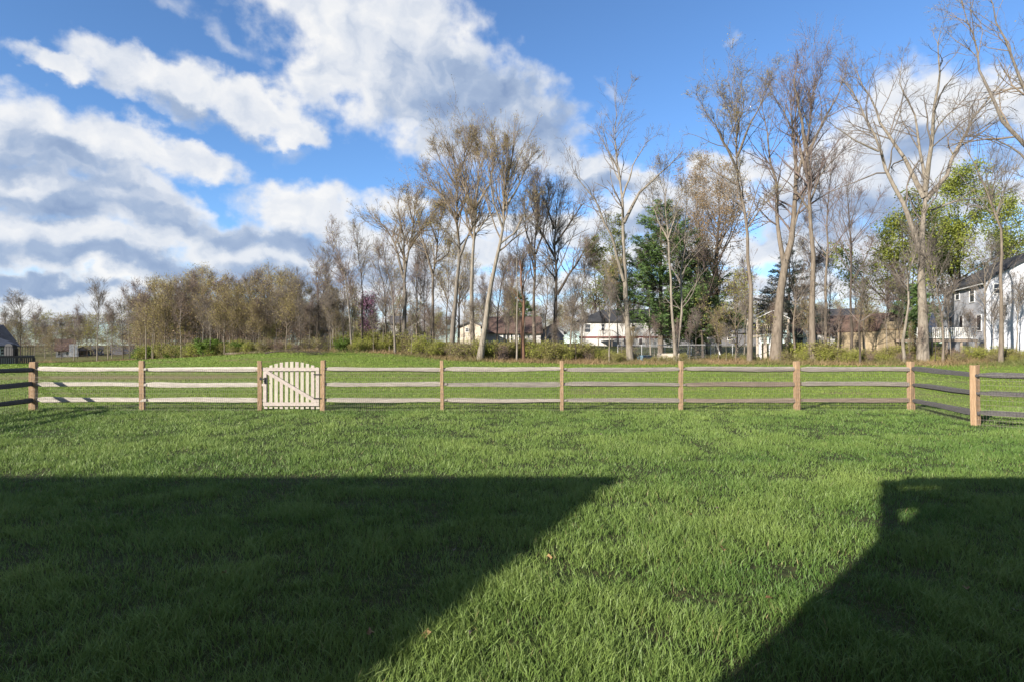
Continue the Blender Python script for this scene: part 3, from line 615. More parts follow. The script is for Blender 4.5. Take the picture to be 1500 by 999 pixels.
dn = empty('deck', base(22, 57.5), math.radians(40)); tag(dn, 'dark wooden deck with furniture beside the grey blue house', 'deck'); nz_ = zpix(521, 57.5) - dn.location.z
MB().box((-1.3, 0, nz_ - .2), (1.5, 2.3, nz_)).build('platform', dark_m, dn)
for x in (-1.25, 0.1, 1.35): MB().box((x, .05, -.5), (x + .12, .17, nz_ - .203)).build('support_post', dark_m, dn)
for x in np.arange(-1.25, 1.5, .2): MB().box((x, 0, nz_ + .003), (x + .04, .04, nz_ + .87)).build('baluster', dark_m, dn)
for x in np.arange(-1.28, 1.45, .16): MB().box((x, .0, -.4), (x + .13, .03, nz_ - .203)).build('skirt_board', dark_m, dn)
MB().box((-1.3, -.02, nz_ + .873), (1.5, .06, nz_ + .93)).build('handrail', dark_m, dn)
gl = empty('barbecue_grill', base(16, 58.3)); gl.location.z = dn.location.z + nz_; tag(gl, 'dark covered barbecue grill standing on the dark wooden deck', 'grill')
MB().box((-.5, -.3, 0), (.5, .3, .75)).build('cabinet', dark_m, gl, bevel=.03); MB().prism([(-.42, .753), (.42, .753), (.36, 1.05), (.15, 1.18), (-.15, 1.18), (-.36, 1.05)], -.28, .28).build('lid', dark_m, gl)

# ------------------------------------------------------------------ yard things beyond the field
pf = empty('play_fort', base(1133, 53)); tag(pf, 'weathered white wooden play fort with raised railed platform among trunks', 'playset'); k_ = 53 / F; pg = pf.location.z
fort_m = mat('weathered_fort_wood', (0.62, 0.55, 0.46), (0.42, 0.36, 0.29), 3, 0.9)
zf_ = zpix(492, 53) - pg
for x, y in ((-24, 0), (22, 0), (-24, 2.0), (22, 2.0)): MB().box((x * k_ - .06, y - .06, -.3), (x * k_ + .06, y + .06, zpix(468, 53) - pg)).build('corner_post', fort_m, pf)
MB().box((-25 * k_, -.1, zf_ - .1), (23 * k_, 2.1, zf_)).build('platform', fort_m, pf)
for z in (.45, .95): MB().box((-24 * k_ + .063, -.04, zf_ + z), (22 * k_ - .063, .02, zf_ + z + .1)).build('guard_rail', fort_m, pf)
for i, x in enumerate(np.arange(-22, 21, 3.2)): MB().box((x * k_, .024, zf_ + .003), (x * k_ + .09, .045, zf_ + 1.03)).build('slat', fort_m, pf)
b = MB(); tp = zpix(468, 53) - pg; b.prism([(-26 * k_, tp), (-1 * k_, tp + .75), (24 * k_, tp), (24 * k_, tp + .07), (-1 * k_, tp + .83), (-26 * k_, tp + .07)], -.1, .02); b.prism([(-26 * k_, tp), (-1 * k_, tp + .75), (24 * k_, tp), (24 * k_, tp + .07), (-1 * k_, tp + .83), (-26 * k_, tp + .07)], 1.95, 2.07); b.build('roof_frame', trim_m, pf)
for i in range(6): MB().box((-22 * k_ + i * .48, .03, -.1), (-22 * k_ + i * .48 + .3, .05, zf_ - .15)).build('panel_board', fort_m if i % 2 else trim_m, pf)
b = MB(); b.beam((20 * k_, -.05, zf_), (32 * k_, -1.4, -.1), .06, .09); b.beam((20 * k_ - .5, -.05, zf_), (32 * k_ - .5, -1.4, -.1), .06, .09)
for i in range(1, 6):
    t = i / 6; b.beam((20 * k_ - .5 + 12 * k_ * t, -.05 - 1.35 * t, zf_ * (1 - t)), (20 * k_ + 12 * k_ * t, -.05 - 1.35 * t, zf_ * (1 - t)), .05, .05)
b.build('ladder', fort_m, pf)

sg_ = empty('swing_set', base(1030, 60)); tag(sg_, 'white A frame swing set inside the chain link yard', 'swing set'); k_ = 60 / F; H_ = zpix(498, 60) - sg_.location.z
for sx in (-17, 17):
    for sy in (-.8, .8): MB().bar((sx * k_ * 1.25, sy, -.1), (sx * k_, 0, H_), .05).build('leg', trim_m, sg_)
MB().bar((-18 * k_, 0, H_), (18 * k_, 0, H_), .05).build('top_bar', trim_m, sg_)
for sx in (-9, 0, 9):
    s_ = MB().box((sx * k_ - .22, -.1, .42), (sx * k_ + .22, .1, .46)).build('swing_seat', dark_m, sg_)
    for q in (-.2, .2): MB().bar((sx * k_ + q, 0, .46), (sx * k_ + q, 0, H_), .012, 4).build('chain', wire_m, s_)

cl = empty('chain_link_fence', base(1010, 55)); tag(cl, 'grey chain link fence round the yard with the swing set', 'fence'); galv = mat('galvanised_pipe', (0.46, 0.47, 0.48), (0.38, 0.39, 0.40), 4, 0.45, spec=0.5)
cp = [base(px, 55) - cl.location for px in (905, 940, 974, 1008, 1041, 1073, 1106)]
for q in cp: MB().bar((q.x, 0, q.z - .3), (q.x, 0, q.z + 1.3), .035).build('post', galv, cl)
b = MB()
for q, r in zip(cp, cp[1:]): b.bar((q.x, 0, q.z + 1.26), (r.x, 0, r.z + 1.26), .03)
b.build('top_rail', galv, cl)
b = MB()
for q, r in zip(cp, cp[1:]):
    L_ = r.x - q.x; n = int(L_ / .12)
    for i in range(-10, n):
        for s in (1, -1):
            x0, x1, z0, z1 = q.x + i * .12, q.x + i * .12 + 1.2, .03, 1.23
            if s < 0: z0, z1 = z1, z0
            if x0 < q.x: t = (q.x - x0) / 1.2; z0 += (z1 - z0) * t; x0 = q.x
            if x1 > r.x: t = (r.x - x0) / (x1 - x0); z1 = z0 + (z1 - z0) * t; x1 = r.x
            b.bar((x0, .0, q.z + z0), (x1, .0, q.z + z1), .002, 3)
o = b.build('wire_fabric', galv, cl); o['kind'] = 'stuff'
bx_ = empty('planter_box', base(981, 51.5)); tag(bx_, 'low weathered wooden planter box at the foot of twin trunks', 'planter')
for z in (0.02, .24, .46):
    for y in (0, 1.0): MB().box((-.85, y, z), (.85, y + .04, z + .2)).build('board', fort_m, bx_)
    for x in (-.85, .81): MB().box((x, .042, z), (x + .04, .998, z + .2)).build('board', fort_m, bx_)
MB().box((-.808, .042, .02), (.808, .998, .4)).build('soil', mat('soil', (0.05, 0.035, 0.025), None), bx_)
tb = empty('plastic_tub', base(944, 52.5)); tag(tb, 'faded blue plastic tub lying in front of the chain link fence', 'tub')
b = MB(); vs = []; nn = 20
for z, r in ((0, .62), (.42, .72), (.45, .76), (.42, .68), (.06, .58)):
    vs += [(r * math.cos(2 * math.pi * i / nn), r * .7 * math.sin(2 * math.pi * i / nn), z) for i in range(nn)]
b.add(vs, [(nn * i + j, nn * i + (j + 1) % nn, nn * i + nn + (j + 1) % nn, nn * i + nn + j) for i in range(4) for j in range(nn)] + [tuple(range(nn)), tuple(4 * nn + j for j in range(nn))]).build('shell', mat('blue_plastic', (0.16, 0.27, 0.36), None, 3, 0.5), tb)
# the houses whose shadows fall on the lawn
hL = empty('house', (-9.0, -3.0, 0)); tag(hL, 'single pitch roofed house beside the yard that throws the wide lawn shadow', 'house')
MB().prism([(-4.5, -.3), (-.15, -.3), (-.15, 5.68), (-4.5, 3.64)], -15, -.25, 'x').build('wall', cream_s, hL)
MB().prism([(-4.9, 3.46), (.05, 5.79), (.05, 5.92), (-4.9, 3.59)], -15.2, .08, 'x').build('roof', roof_gr, hL)
hR = house('house', 'house at the top of the yard with gutter and downspout', (-2.85 + 7, -5.35, 0), 0, 14, 8.6, 4.55, 0.36, cream_s, roof_gr, ov=0.34, zf=-.3)
b = MB(); b.box((-7.3, 4.64, 4.28), (7.3, 4.78, 4.42)); b.build('gutter', trim_m, hR)
MB().box((-7.24, 4.302, 3.98), (7.24, 4.63, 4.27)).build('soffit', trim_m, hR)
b = MB(); b.bar((-7.18, 4.72, 4.27), (-6.9, 4.375, 3.45), .09, 8); b.bar((-6.9, 4.375, 3.45), (-6.9, 4.375, .1), .07, 8); b.build('downspout', trim_m, hR)
# ------------------------------------------------------------------ trees
def resample(pts, K):
    pts = np.asarray(pts, float); s = np.concatenate([[0], np.cumsum(np.linalg.norm(np.diff(pts, axis=0), axis=1))]); t = np.linspace(0, s[-1], K)
    return np.stack([np.interp(t, s, pts[:, i]) for i in range(3)], -1)
def tubes(Pn, Rn, sides):
    """Pn (N,K,3), Rn (N,K) -> verts, quads"""
    N_, K, _ = Pn.shape
    T = np.gradient(Pn, axis=1); T /= np.linalg.norm(T, axis=2, keepdims=True) + 1e-9
    ref = np.where(np.abs(T[:, :1, 2:3]) > .9, np.array([1., 0, 0]), np.array([0, 0, 1.])); ref = np.broadcast_to(ref, T.shape)
    U = np.cross(T, ref); U /= np.linalg.norm(U, axis=2, keepdims=True) + 1e-9; Wv = np.cross(T, U)
    a = np.arange(sides) * 2 * math.pi / sides
    V = Pn[:, :, None] + Rn[:, :, None, None] * (U[:, :, None] * np.cos(a)[None, None, :, None] + Wv[:, :, None] * np.sin(a)[None, None, :, None])
    idx = np.arange(N_ * K * sides).reshape(N_, K, sides); n_ = np.roll(idx, -1, 2)
    Q = np.stack([idx[:, :-1], n_[:, :-1], n_[:, 1:], idx[:, 1:]], -1).reshape(-1, 4)
    return V.reshape(-1, 3), Q
def spawn(Pn, Rn, counts, t0, t1, ang, lr, K, up, wob, r, rk=.55, rmin=.006, lmin=.25, lmax=9, taper=.35):
    N_, K0, _ = Pn.shape; counts = np.broadcast_to(counts, (N_,)); idx = np.repeat(np.arange(N_), counts); M = len(idx)
    t0 = np.broadcast_to(t0, (N_,))[idx]; t = t0 + (t1 - t0) * r.random(M) ** .85
    f = t * (K0 - 1); i = np.minimum(f.astype(int), K0 - 2); w = (f - i)[:, None]
    pos = Pn[idx, i] * (1 - w) + Pn[idx, i + 1] * w; tn = Pn[idx, i + 1] - Pn[idx, i]; tn /= np.linalg.norm(tn, axis=1, keepdims=True) + 1e-9
    rad = Rn[idx, i] * (1 - w[:, 0]) + Rn[idx, i + 1] * w[:, 0]
    rv = r.normal(size=(M, 3)); rv -= (rv * tn).sum(1, keepdims=True) * tn; rv /= np.linalg.norm(rv, axis=1, keepdims=True) + 1e-9
    a = ang * (.6 + .8 * r.random(M))[:, None] * (1.15 - .5 * t)[:, None]; d = tn * np.cos(a) + rv * np.sin(a)
    Lp = np.linalg.norm(np.diff(Pn, axis=1), axis=2).sum(1)[idx]
    L_ = np.clip(Lp * lr * (1.15 - .7 * t) * (.55 + .8 * r.random(M)), lmin, lmax); step = (L_ / (K - 1))[:, None]
    out = [pos]
    for k in range(K - 1):
        d = d + r.normal(size=(M, 3)) * wob + np.array([0, 0, up]); d /= np.linalg.norm(d, axis=1, keepdims=True); out.append(out[-1] + d * step)
    r0 = np.clip(np.minimum(rad * rk, L_ * .018 + .004), rmin, None)
    return np.stack(out, 1), np.clip(r0[:, None] * np.linspace(1, taper, K)[None], rmin * .7, None)
def leaf_quads(c, size, r, flat=0.0, asp=.36):
    M = len(c); a = r.normal(size=(M, 3)); a[:, 2] *= 1 - flat; a /= np.linalg.norm(a, axis=1, keepdims=True) + 1e-9
    b = np.cross(a, r.normal(size=(M, 3))); b /= np.linalg.norm(b, axis=1, keepdims=True) + 1e-9
    s = (size * (.6 + .8 * r.random(M)))[:, None]; a = a * s * .62; b = b * s * asp
    V = np.stack([c - a, c + b, c + a, c - b], 1).reshape(-1, 3); o = np.arange(M)[:, None] * 4 + np.arange(4)[None]
    return V, o
bark = {k: mat('bark_' + k, a, b, 3.2, 0.95, (2.2, 2.2, .5), 1.0, 5) for k, (a, b) in {
    'pale': ((0.29, 0.255, 0.21), (0.135, 0.115, 0.09)), 'grey': ((0.215, 0.19, 0.16), (0.10, 0.085, 0.07)), 'tan': ((0.215, 0.178, 0.14), (0.10, 0.08, 0.062)), 'dark': ((0.105, 0.085, 0.068), (0.05, 0.04, 0.032)), 'red': ((0.23, 0.125, 0.08), (0.12, 0.068, 0.046))}.items()}
twig = {k: mat('twig_' + k, a, b, 2, 0.9) for k, (a, b) in {'grey': ((0.21, 0.18, 0.155), (0.125, 0.105, 0.09)), 'tan': ((0.25, 0.195, 0.14), (0.15, 0.115, 0.083)), 'pink': ((0.22, 0.17, 0.155), (0.135, 0.103, 0.093)), 'dark': ((0.075, 0.06, 0.05), None)}.items()}
leaf = {k: mat('leaf_' + k, a, b, attr='tint', rough=.6, spec=.25, trans=.35) for k, (a, b) in {
    'olive': ((0.23, 0.19, 0.07), (0.46, 0.385, 0.14)), 'tan': ((0.26, 0.175, 0.095), (0.37, 0.27, 0.14)), 'lime': ((0.14, 0.18, 0.025), (0.36, 0.40, 0.075)), 'green': ((0.07, 0.13, 0.02), (0.18, 0.27, 0.045)),
    'limeshrub': ((0.20, 0.235, 0.035), (0.46, 0.48, 0.10)), 'rust': ((0.25, 0.10, 0.05), (0.33, 0.17, 0.09)), 'purple': ((0.24, 0.11, 0.19), (0.34, 0.19, 0.28)), 'willow': ((0.10, 0.12, 0.03), (0.20, 0.22, 0.06)), 'pine': ((0.065, 0.13, 0.04), (0.19, 0.29, 0.085)), 'spruce': ((0.026, 0.05, 0.04), (0.065, 0.10, 0.075)), 'moss': ((0.19, 0.20, 0.045), (0.38, 0.36, 0.11))}.items()}
def finish(root, trunk, crown, bk, tw, lf, seed, sides=(9, 6)):
    """trunk: list of (P,R,sides) tubes; crown: the same plus ('leaf', centres, size, flat)"""
    def tubeset(lst):
        Vs, Qs, k = [], [], 0
        for Pn, Rn, s in lst:
            V, Q = tubes(Pn, Rn, s); Vs.append(V); Qs.append(Q + k); k += len(V)
        return np.concatenate(Vs), np.concatenate(Qs)
    V, Q = tubeset(trunk); link('trunk', raw_mesh('trunk', V, [(Q, 0)], [bk], True), root)
    V, Q = tubeset(crown[0]); tint = np.zeros(len(V)); fl = [(Q, 0)]; r = np.random.default_rng(seed)
    if crown[1] is not None and len(crown[1][0]):
        c, size, flat = crown[1]; LV, LQ = leaf_quads(c, size, r, flat, .13 if flat > .5 else .36); fl.append((LQ + len(V), 1)); V = np.concatenate([V, LV])
        cl_ = vnoise(c[:, 0] * .8 + 50, c[:, 2] * .8 + c[:, 1] * .5 + 50, seed % 97); tint = np.concatenate([tint, np.repeat(np.clip(.6 * cl_ + .5 * r.random(len(c)) - .05, 0, 1), 4)])
    link('crown', raw_mesh('crown', V, fl, [tw, lf], True, {'tint': tint}), root)
def crook(pts, k, r=np.random.default_rng(77)):
    L_ = np.linalg.norm(np.diff(pts, axis=0), axis=1).sum(); j = r.normal(size=pts.shape) * L_ * k; j[0] = 0; j[:, 2] *= .4
    if k < .01: j[:3] *= .3
    return pts + (j + np.roll(j, 1, 0) * (np.arange(len(pts))[:, None] > 1)) * .6
def grow(limbs, r, n1=0, n2=8, n3=6, n4=5, n5=0, up=.05, wob=.12, ang=.75, t1st=.4, l1=.5, l2=.45, l3=.5, l4=.5, rmin=.006, ends_n=3):
    """limbs: list of (points, r0, r1). The first is the trunk."""
    P0 = np.stack([crook(resample(q[0], 12), .004 if n_ == 0 else 0.0095) for n_, q in enumerate(limbs)]); R0 = np.stack([q[1] * (1 - np.linspace(0, 1, 12) ** .85) + q[2] * .45 * np.linspace(0, 1, 12) ** .85 for q in limbs])
    f = limbs[0]; R0 *= .86; R0[0] *= .92; R0[0, 0] *= 1.22; R0[0, 1] *= 1.04
    Ls = np.linalg.norm(np.diff(P0, axis=1), axis=2).sum(1); t0 = np.full(len(limbs), .25); t0[0] = t1st
    trunk = [(P0, R0, 9)]; PA_, RA = P0, R0
    if n1:
        P1, R1 = spawn(P0[:1], R0[:1], n1, t1st, .97, ang * .9, l1, 12, up * 1.3, wob * .5, r, .62, .02, lmax=12)
        trunk.append((P1, R1, 6)); PA_, RA = np.concatenate([P0, P1]), np.concatenate([R0, R1]); t0 = np.concatenate([t0, np.full(len(P1), .22)]); Ls = np.linalg.norm(np.diff(PA_, axis=1), axis=2).sum(1)
    cnt = np.maximum(3, (n2 * Ls / np.median(Ls)).astype(int)); cnt = np.minimum(cnt, n2 * 3)
    P2, R2 = spawn(PA_, RA, cnt, t0, 1., ang, l2, 6, up, wob, r, .55, rmin * 1.6, lmin=.7, lmax=4.5)
    if ends_n: Pe, Re = spawn(PA_, RA, ends_n, .8, 1., ang * .55, .3, 6, up, wob, r, .8, rmin * 1.6, lmin=.8, lmax=3.0); P2, R2 = np.concatenate([P2, Pe]), np.concatenate([R2, Re])
    P3, R3 = spawn(P2, R2, n3, .12, 1., ang, l3, 3, up, wob * 1.1, r, .6, rmin * 1.2, lmin=.45, lmax=2.6)
    P4, R4 = spawn(P3, R3, n4, .1, 1., ang * .9, l4, 2, up, wob * 1.1, r, .65, rmin, lmin=.3, lmax=1.5)
    tw_ = [(P2, R2, 4), (P3, R3, 3), (P4, R4 * 1.1, 3)]
    if n5: P5, R5 = spawn(P4, R4, n5, .1, 1., ang * .9, .6, 2, up, wob, r, .7, rmin * .85, lmin=.2, lmax=.9); tw_.append((P5, R5, 3))
    ends = np.concatenate([P4.reshape(-1, 3), P4.mean(1), P3[:, 1:].reshape(-1, 3)] + ([P5.reshape(-1, 3)] if n5 else []))
    return trunk, tw_, ends
def pick(ends, n, r, jit=.12): 
    i = r.integers(0, len(ends), n); return ends[i] + r.normal(size=(n, 3)) * jit
def hero(name, label, px, d, limbs_px, seed, bk='pale', tw='grey', lf='olive', buds=0, bsize=.09, group=None, **k):
    """limbs_px: [( [(px,py,ddepth)...], width_px0, width_px1 )...] traced limbs; distance d from the ground they stand on"""
    b0 = base(px, d); r = np.random.default_rng(seed); L_ = []
    for i, (pts, w0, w1) in enumerate(limbs_px):
        q = []; dd = 0.0; drift = r.normal() * .16 if i else 0.0
        for j, pt in enumerate(pts):
            if i and j: dd += drift * abs(pts[j][1] - pts[j - 1][1]) / F * d
            py = pt[1] + max(0, 400 - pt[1]) * .085
            v = P(pt[0], py, d + dd + (pt[2] if len(pt) > 2 else 0)) - b0
            if i == 0 and j == 0: v = Vector((v.x, v.y, -.25))
            q.append(v)
        L_.append((np.array([tuple(v) for v in q]), w0 / 2 / F * d, w1 / 2 / F * d))
    tr_, tw_, ends = grow(L_, r, **k)
    root = empty(name, b0); tag(root, label, 'tree', group)
    finish(root, tr_, (tw_, (pick(ends, buds, r), bsize, 0) if buds else None), bark[bk], twig[tw], leaf[lf], seed)
    return root
K5 = dict(n1=7, n2=8, n3=6, n4=5)
# -- right hand group
hero('bare_tree', 'huge pale grey tree forking into four great bare limbs beside the railed deck', 1351, 45, [
    ([(1352, 530), (1353, 480), (1351, 400), (1352, 346), (1354, 300), (1356, 268)], 21, 13), ([(1351, 372), (1338, 326), (1312, 259), (1288, 205), (1275, 157), (1240, 110), (1225, 80)], 10, 1.5), ([(1354, 280), (1326, 216), (1307, 184), (1291, 157), (1270, 110), (1250, 60)], 8.5, 1.5),
    ([(1356, 268), (1361, 216), (1369, 157), (1377, 103), (1374, 50), (1380, 5)], 9, 1.5), ([(1356, 285), (1388, 243), (1407, 189), (1434, 146), (1470, 95), (1490, 50)], 8.5, 1.5), ([(1357, 262), (1349, 200), (1340, 150), (1320, 100), (1322, 55)], 6, 1.2), ([(1288, 205), (1255, 190), (1225, 165), (1205, 150)], 4, 1), ([(1364, 300), (1400, 285), (1450, 278), (1485, 265)], 4, 1)],
    21, 'pale', 'grey', n1=0, n2=12, n3=6, n4=4, wob=.22, up=.03)
hero('bare_tree', 'thin bare trunk bending left in front of the pale two storey house', 1466, 41, [([(1466, 530), (1468, 430), (1464, 330), (1452, 275), (1430, 225), (1412, 195), (1400, 165)], 8, 1.5)], 22, 'tan', 'grey', n1=4, n2=7, n3=4, n4=4, t1st=.55, l1=.22)
hero('bare_tree', 'big bare tree whose dark limbs reach over the pale house roof', 1590, 42, [([(1590, 530), (1585, 400), (1575, 300), (1560, 240)], 20, 12), ([(1560, 240), (1520, 215), (1470, 150), (1440, 80), (1425, 20), (1415, -40)], 9, 2), ([(1570, 280), (1530, 260), (1490, 200), (1450, 180), (1420, 178)], 7, 1.2), ([(1560, 240), (1530, 150), (1490, 70), (1460, 0), (1450, -60)], 9, 2), ([(1560, 240), (1550, 120), (1560, 0), (1540, -80)], 8, 2), ([(1575, 300), (1540, 290), (1510, 250), (1480, 238)], 5, 1), ([(1570, 270), (1620, 200), (1660, 100), (1680, 0)], 9, 2)],
     23, 'grey', 'tan', 'olive', 1800, .08, n1=0, n2=10, n3=6, n4=4, wob=.2, up=.02)
hero('bare_tree', 'tall straight bare tree with high narrow crown beside the white chimney', 1190, 48, [([(1190, 530), (1190, 470), (1188, 380), (1186, 284), (1182, 200), (1192, 130), (1200, 70)], 13, 2), ([(1184, 250), (1170, 190), (1150, 140), (1125, 100)], 6, 1.2), ([(1183, 215), (1200, 170), (1225, 120), (1240, 75)], 6, 1.2), ([(1182, 200), (1170, 140), (1165, 90), (1172, 58)], 6, 1.2), ([(1186, 290), (1205, 240), (1235, 205), (1262, 190)], 4, 1), ([(1186, 300), (1160, 260), (1130, 235)], 4, 1)], 24, 'tan', 'pink', 'tan', 900, .08, n1=5, n2=8, n3=6, n4=4, t1st=.5, l1=.2)
hero('ivy_trunk_tree', 'thick shaggy trunk leaning right with two tall stems by the play fort', 1137, 49, [([(1136, 530), (1138, 480), (1146, 420), (1152, 385), (1160, 340), (1168, 250), (1160, 180), (1158, 110)], 21, 2), ([(1150, 396), (1140, 330), (1138, 260), (1128, 190), (1118, 130)], 9, 1.5), ([(1160, 340), (1176, 280), (1192, 240)], 5, 1), ([(1168, 250), (1182, 190), (1190, 140)], 5, 1)], 25, 'tan', 'pink', 'tan', 900, .08, n1=6, n2=8, n3=6, n4=4, t1st=.45, l1=.2)
hero('budding_tree', 'tall slender tree with wide airy crown of fine twigs left of the play fort', 1098, 48, [([(1098, 530), (1100, 470), (1100, 420), (1094, 332), (1084, 250), (1078, 200), (1076, 140), (1068, 88)], 10, 1.6), ([(1082, 240), (1060, 190), (1040, 150), (1025, 120)], 5, 1), ([(1080, 215), (1100, 160), (1122, 115), (1132, 85)], 5, 1), ([(1085, 262), (1050, 240), (1020, 215)], 4, 1), ([(1078, 190), (1090, 130), (1085, 90)], 4, 1), ([(1094, 330), (1120, 290), (1140, 270)], 3.5, 1)], 26, 'tan', 'grey', 'olive', 3200, .08, n1=6, n2=9, n3=6, n4=4, t1st=.45, l1=.22)
hero('bare_tree', 'thin pale twin stemmed tree beside the wooden planter box', 990, 50.5, [([(990, 528), (986, 470), (981, 400), (979, 340), (975, 300), (972, 245)], 7, 1.2), ([(990, 524), (999, 460), (997, 400), (1000, 340), (1008, 290)], 5.5, 1.2), ([(979, 345), (992, 300), (1000, 262)], 3.5, 1), ([(980, 350), (962, 310), (955, 275)], 3.5, 1)], 27, 'pale', 'grey', 'olive', 1200, .08, n1=4, n2=8, n3=5, n4=4, t1st=.55, l1=.18)
hero('dying_tree', 'pale tree with long bare spreading limbs and few twigs by the white bilevel house', 922, 50, [([(924, 530), (921, 500), (917, 440), (915, 396), (914, 320), (910, 244), (902, 180), (905, 140)], 13, 1.5), ([(914, 412), (892, 328), (868, 276), (843, 240), (838, 212)], 6, 1.2), ([(914, 320), (936, 272), (972, 236), (1000, 205)], 6.5, 1.5), ([(912, 280), (930, 220), (948, 190), (962, 180)], 4, 1), ([(917, 470), (904, 432), (892, 408), (884, 385)], 4, 1), ([(908, 235), (888, 200), (878, 175)], 3, 1)], 28, 'pale', 'grey', n1=2, n2=7, n3=4, n4=3, wob=.2, l2=.28, t1st=.55)
hero('bare_tree', 'slim bare tree with thin side twigs right of the tan shed ridge', 1247, 47, [([(1247, 530), (1248, 440), (1246, 360), (1244, 300), (1240, 250)], 6, 1)], 29, 'dark', 'pink', n1=8, n2=7, n3=5, n4=4, t1st=.4, l1=.35)
hero('bare_tree', 'crooked pale sapling leaning right between shed and huge grey tree', 1326, 44, [([(1326, 530), (1322, 500), (1332, 440), (1330, 400), (1342, 370), (1346, 330)], 6.5, 1.5)], 30, 'pale', 'grey', n1=4, n2=6, n3=4, n4=3, t1st=.5, l1=.3)
hero('bare_tree', 'slim straight trunk with sparse high twigs beside the tall straight tree', 1210, 49, [([(1209, 530), (1208, 440), (1212, 350), (1214, 270), (1222, 200)], 7, 1)], 31, 'tan', 'pink', n1=6, n2=7, n3=5, n4=4, t1st=.45, l1=.22)
hero('bare_tree', 'thin dark sapling in front of the tan shed wall', 1261, 45, [([(1260, 530), (1259, 480), (1263, 440), (1266, 400)], 4.5, 1)], 32, 'dark', 'grey', n1=4, n2=5, n3=3, n4=3, t1st=.4, l1=.4)
hero('bare_tree', 'slim sapling standing before the white deck railing', 1382, 43, [([(1381, 530), (1383, 480), (1376, 440), (1368, 400), (1362, 370)], 5, 1)], 33, 'tan', 'grey', n1=5, n2=6, n3=3, n4=3, t1st=.35, l1=.35)
hero('bare_tree', 'young forked tree against the corner of the pale house', 1443, 44, [([(1443, 528), (1443, 450), (1444, 400), (1438, 370)], 4.5, 1), ([(1443, 430), (1455, 395), (1462, 370)], 3, .8)], 34, 'pale', 'grey', n1=5, n2=6, n3=4, n4=3, t1st=.35, l1=.35)
# -- centre group
hero('bare_tree', 'pale trunk leaning right over the brown brush of the field edge', 703, 47.5, [([(702, 528), (712, 470), (725, 388), (737, 323), (739, 274), (748, 220), (752, 190)], 13, 1.5), ([(737, 330), (722, 280), (716, 240), (720, 205)], 4.5, 1), ([(738, 300), (760, 260), (775, 220), (782, 200)], 5, 1), ([(731, 355), (755, 335), (770, 300), (782, 270)], 4, 1), ([(740, 270), (735, 225), (738, 195)], 4, 1)], 41, 'pale', 'tan', 'olive', 2800, .07, n1=5, n2=9, n3=6, n4=4, t1st=.5, l1=.2, up=.09, ang=.6)
hero('bare_tree', 'tall straight pale trunk standing just behind the leaning one', 693, 50, [([(693, 528), (692, 460), (691, 388), (693, 320), (699, 259), (703, 215), (700, 188)], 11, 1.5), ([(692, 345), (715, 310), (732, 302), (748, 296)], 4, 1), ([(695, 300), (720, 250), (728, 200), (722, 185)], 5, 1), ([(694, 310), (680, 260), (682, 210), (690, 185)], 5, 1)], 42, 'pale', 'tan', 'olive', 3000, .07, n1=6, n2=10, n3=6, n4=4, t1st=.5, l1=.2, up=.08, ang=.62)
hero('bare_tree', 'grey trunk with dense twiggy crown left of the straight pale trunk', 662, 51.5, [([(661, 528), (663, 480), (672, 400), (674, 370), (669, 300), (666, 244), (662, 195)], 11, 1.5), ([(673, 375), (690, 330), (700, 290), (705, 260)], 5, 1), ([(670, 320), (650, 280), (630, 260), (622, 235)], 5, 1), ([(667, 260), (645, 220), (636, 195)], 4.5, 1), ([(667, 250), (682, 215), (690, 190)], 4.5, 1), ([(674, 365), (655, 335), (640, 318)], 4, 1)], 43, 'grey', 'tan', 'olive', 3200, .07, n1=6, n2=10, n3=6, n4=4, t1st=.5, l1=.2, up=.07)
hero('bare_tree', 'broad vase shaped bare tree with long left limb before the grey gable house', 592, 55, [([(592, 528), (592, 470), (592, 407), (602, 350), (607, 300), (612, 275)], 10, 2), ([(591, 408), (580, 360), (569, 335), (552, 316), (538, 308)], 6, 1), ([(600, 355), (625, 318), (640, 295), (650, 280)], 5, 1), ([(592, 395), (590, 340), (580, 300), (585, 275)], 5, 1), ([(605, 320), (598, 290), (596, 270)], 4, 1)], 44, 'grey', 'tan', 'olive', 2200, .085, n1=4, n2=9, n3=6, n4=4, t1st=.55, l1=.2)
hero('bare_tree', 'reddish brown trunk with fine rounded crown between two grey trunks', 634, 54, [([(634, 528), (633, 470), (633, 403), (640, 350), (646, 310), (648, 290)], 8, 1.5), ([(633, 400), (622, 360), (614, 330), (612, 308)], 4.5, 1), ([(635, 385), (655, 372), (662, 350)], 4, 1), ([(640, 350), (630, 320), (634, 298)], 4, 1)], 45, 'tan', 'tan', 'olive', 2600, .085, n1=4, n2=8, n3=6, n4=4, t1st=.5, l1=.22)
hero('broken_tree', 'snapped reddish trunk ending in a splintered snag', 765, 49, [([(767, 528), (765, 480), (767, 440), (763, 410), (764, 392)], 8.5, 6.5), ([(763.5, 396), (762, 384), (761, 372)], 4, .6), ([(765.5, 396), (766, 388), (767, 379)], 3, .5), ([(764.5, 394), (764.5, 386), (764, 376)], 3, .5), ([(764, 430), (772, 400), (784, 392), (800, 386)], 2.5, .8), ([(765, 445), (752, 425), (744, 420)], 2.2, .8)], 46, 'red', 'tan', n1=0, n2=3, n3=3, n4=2, t1st=.6, l2=.2)
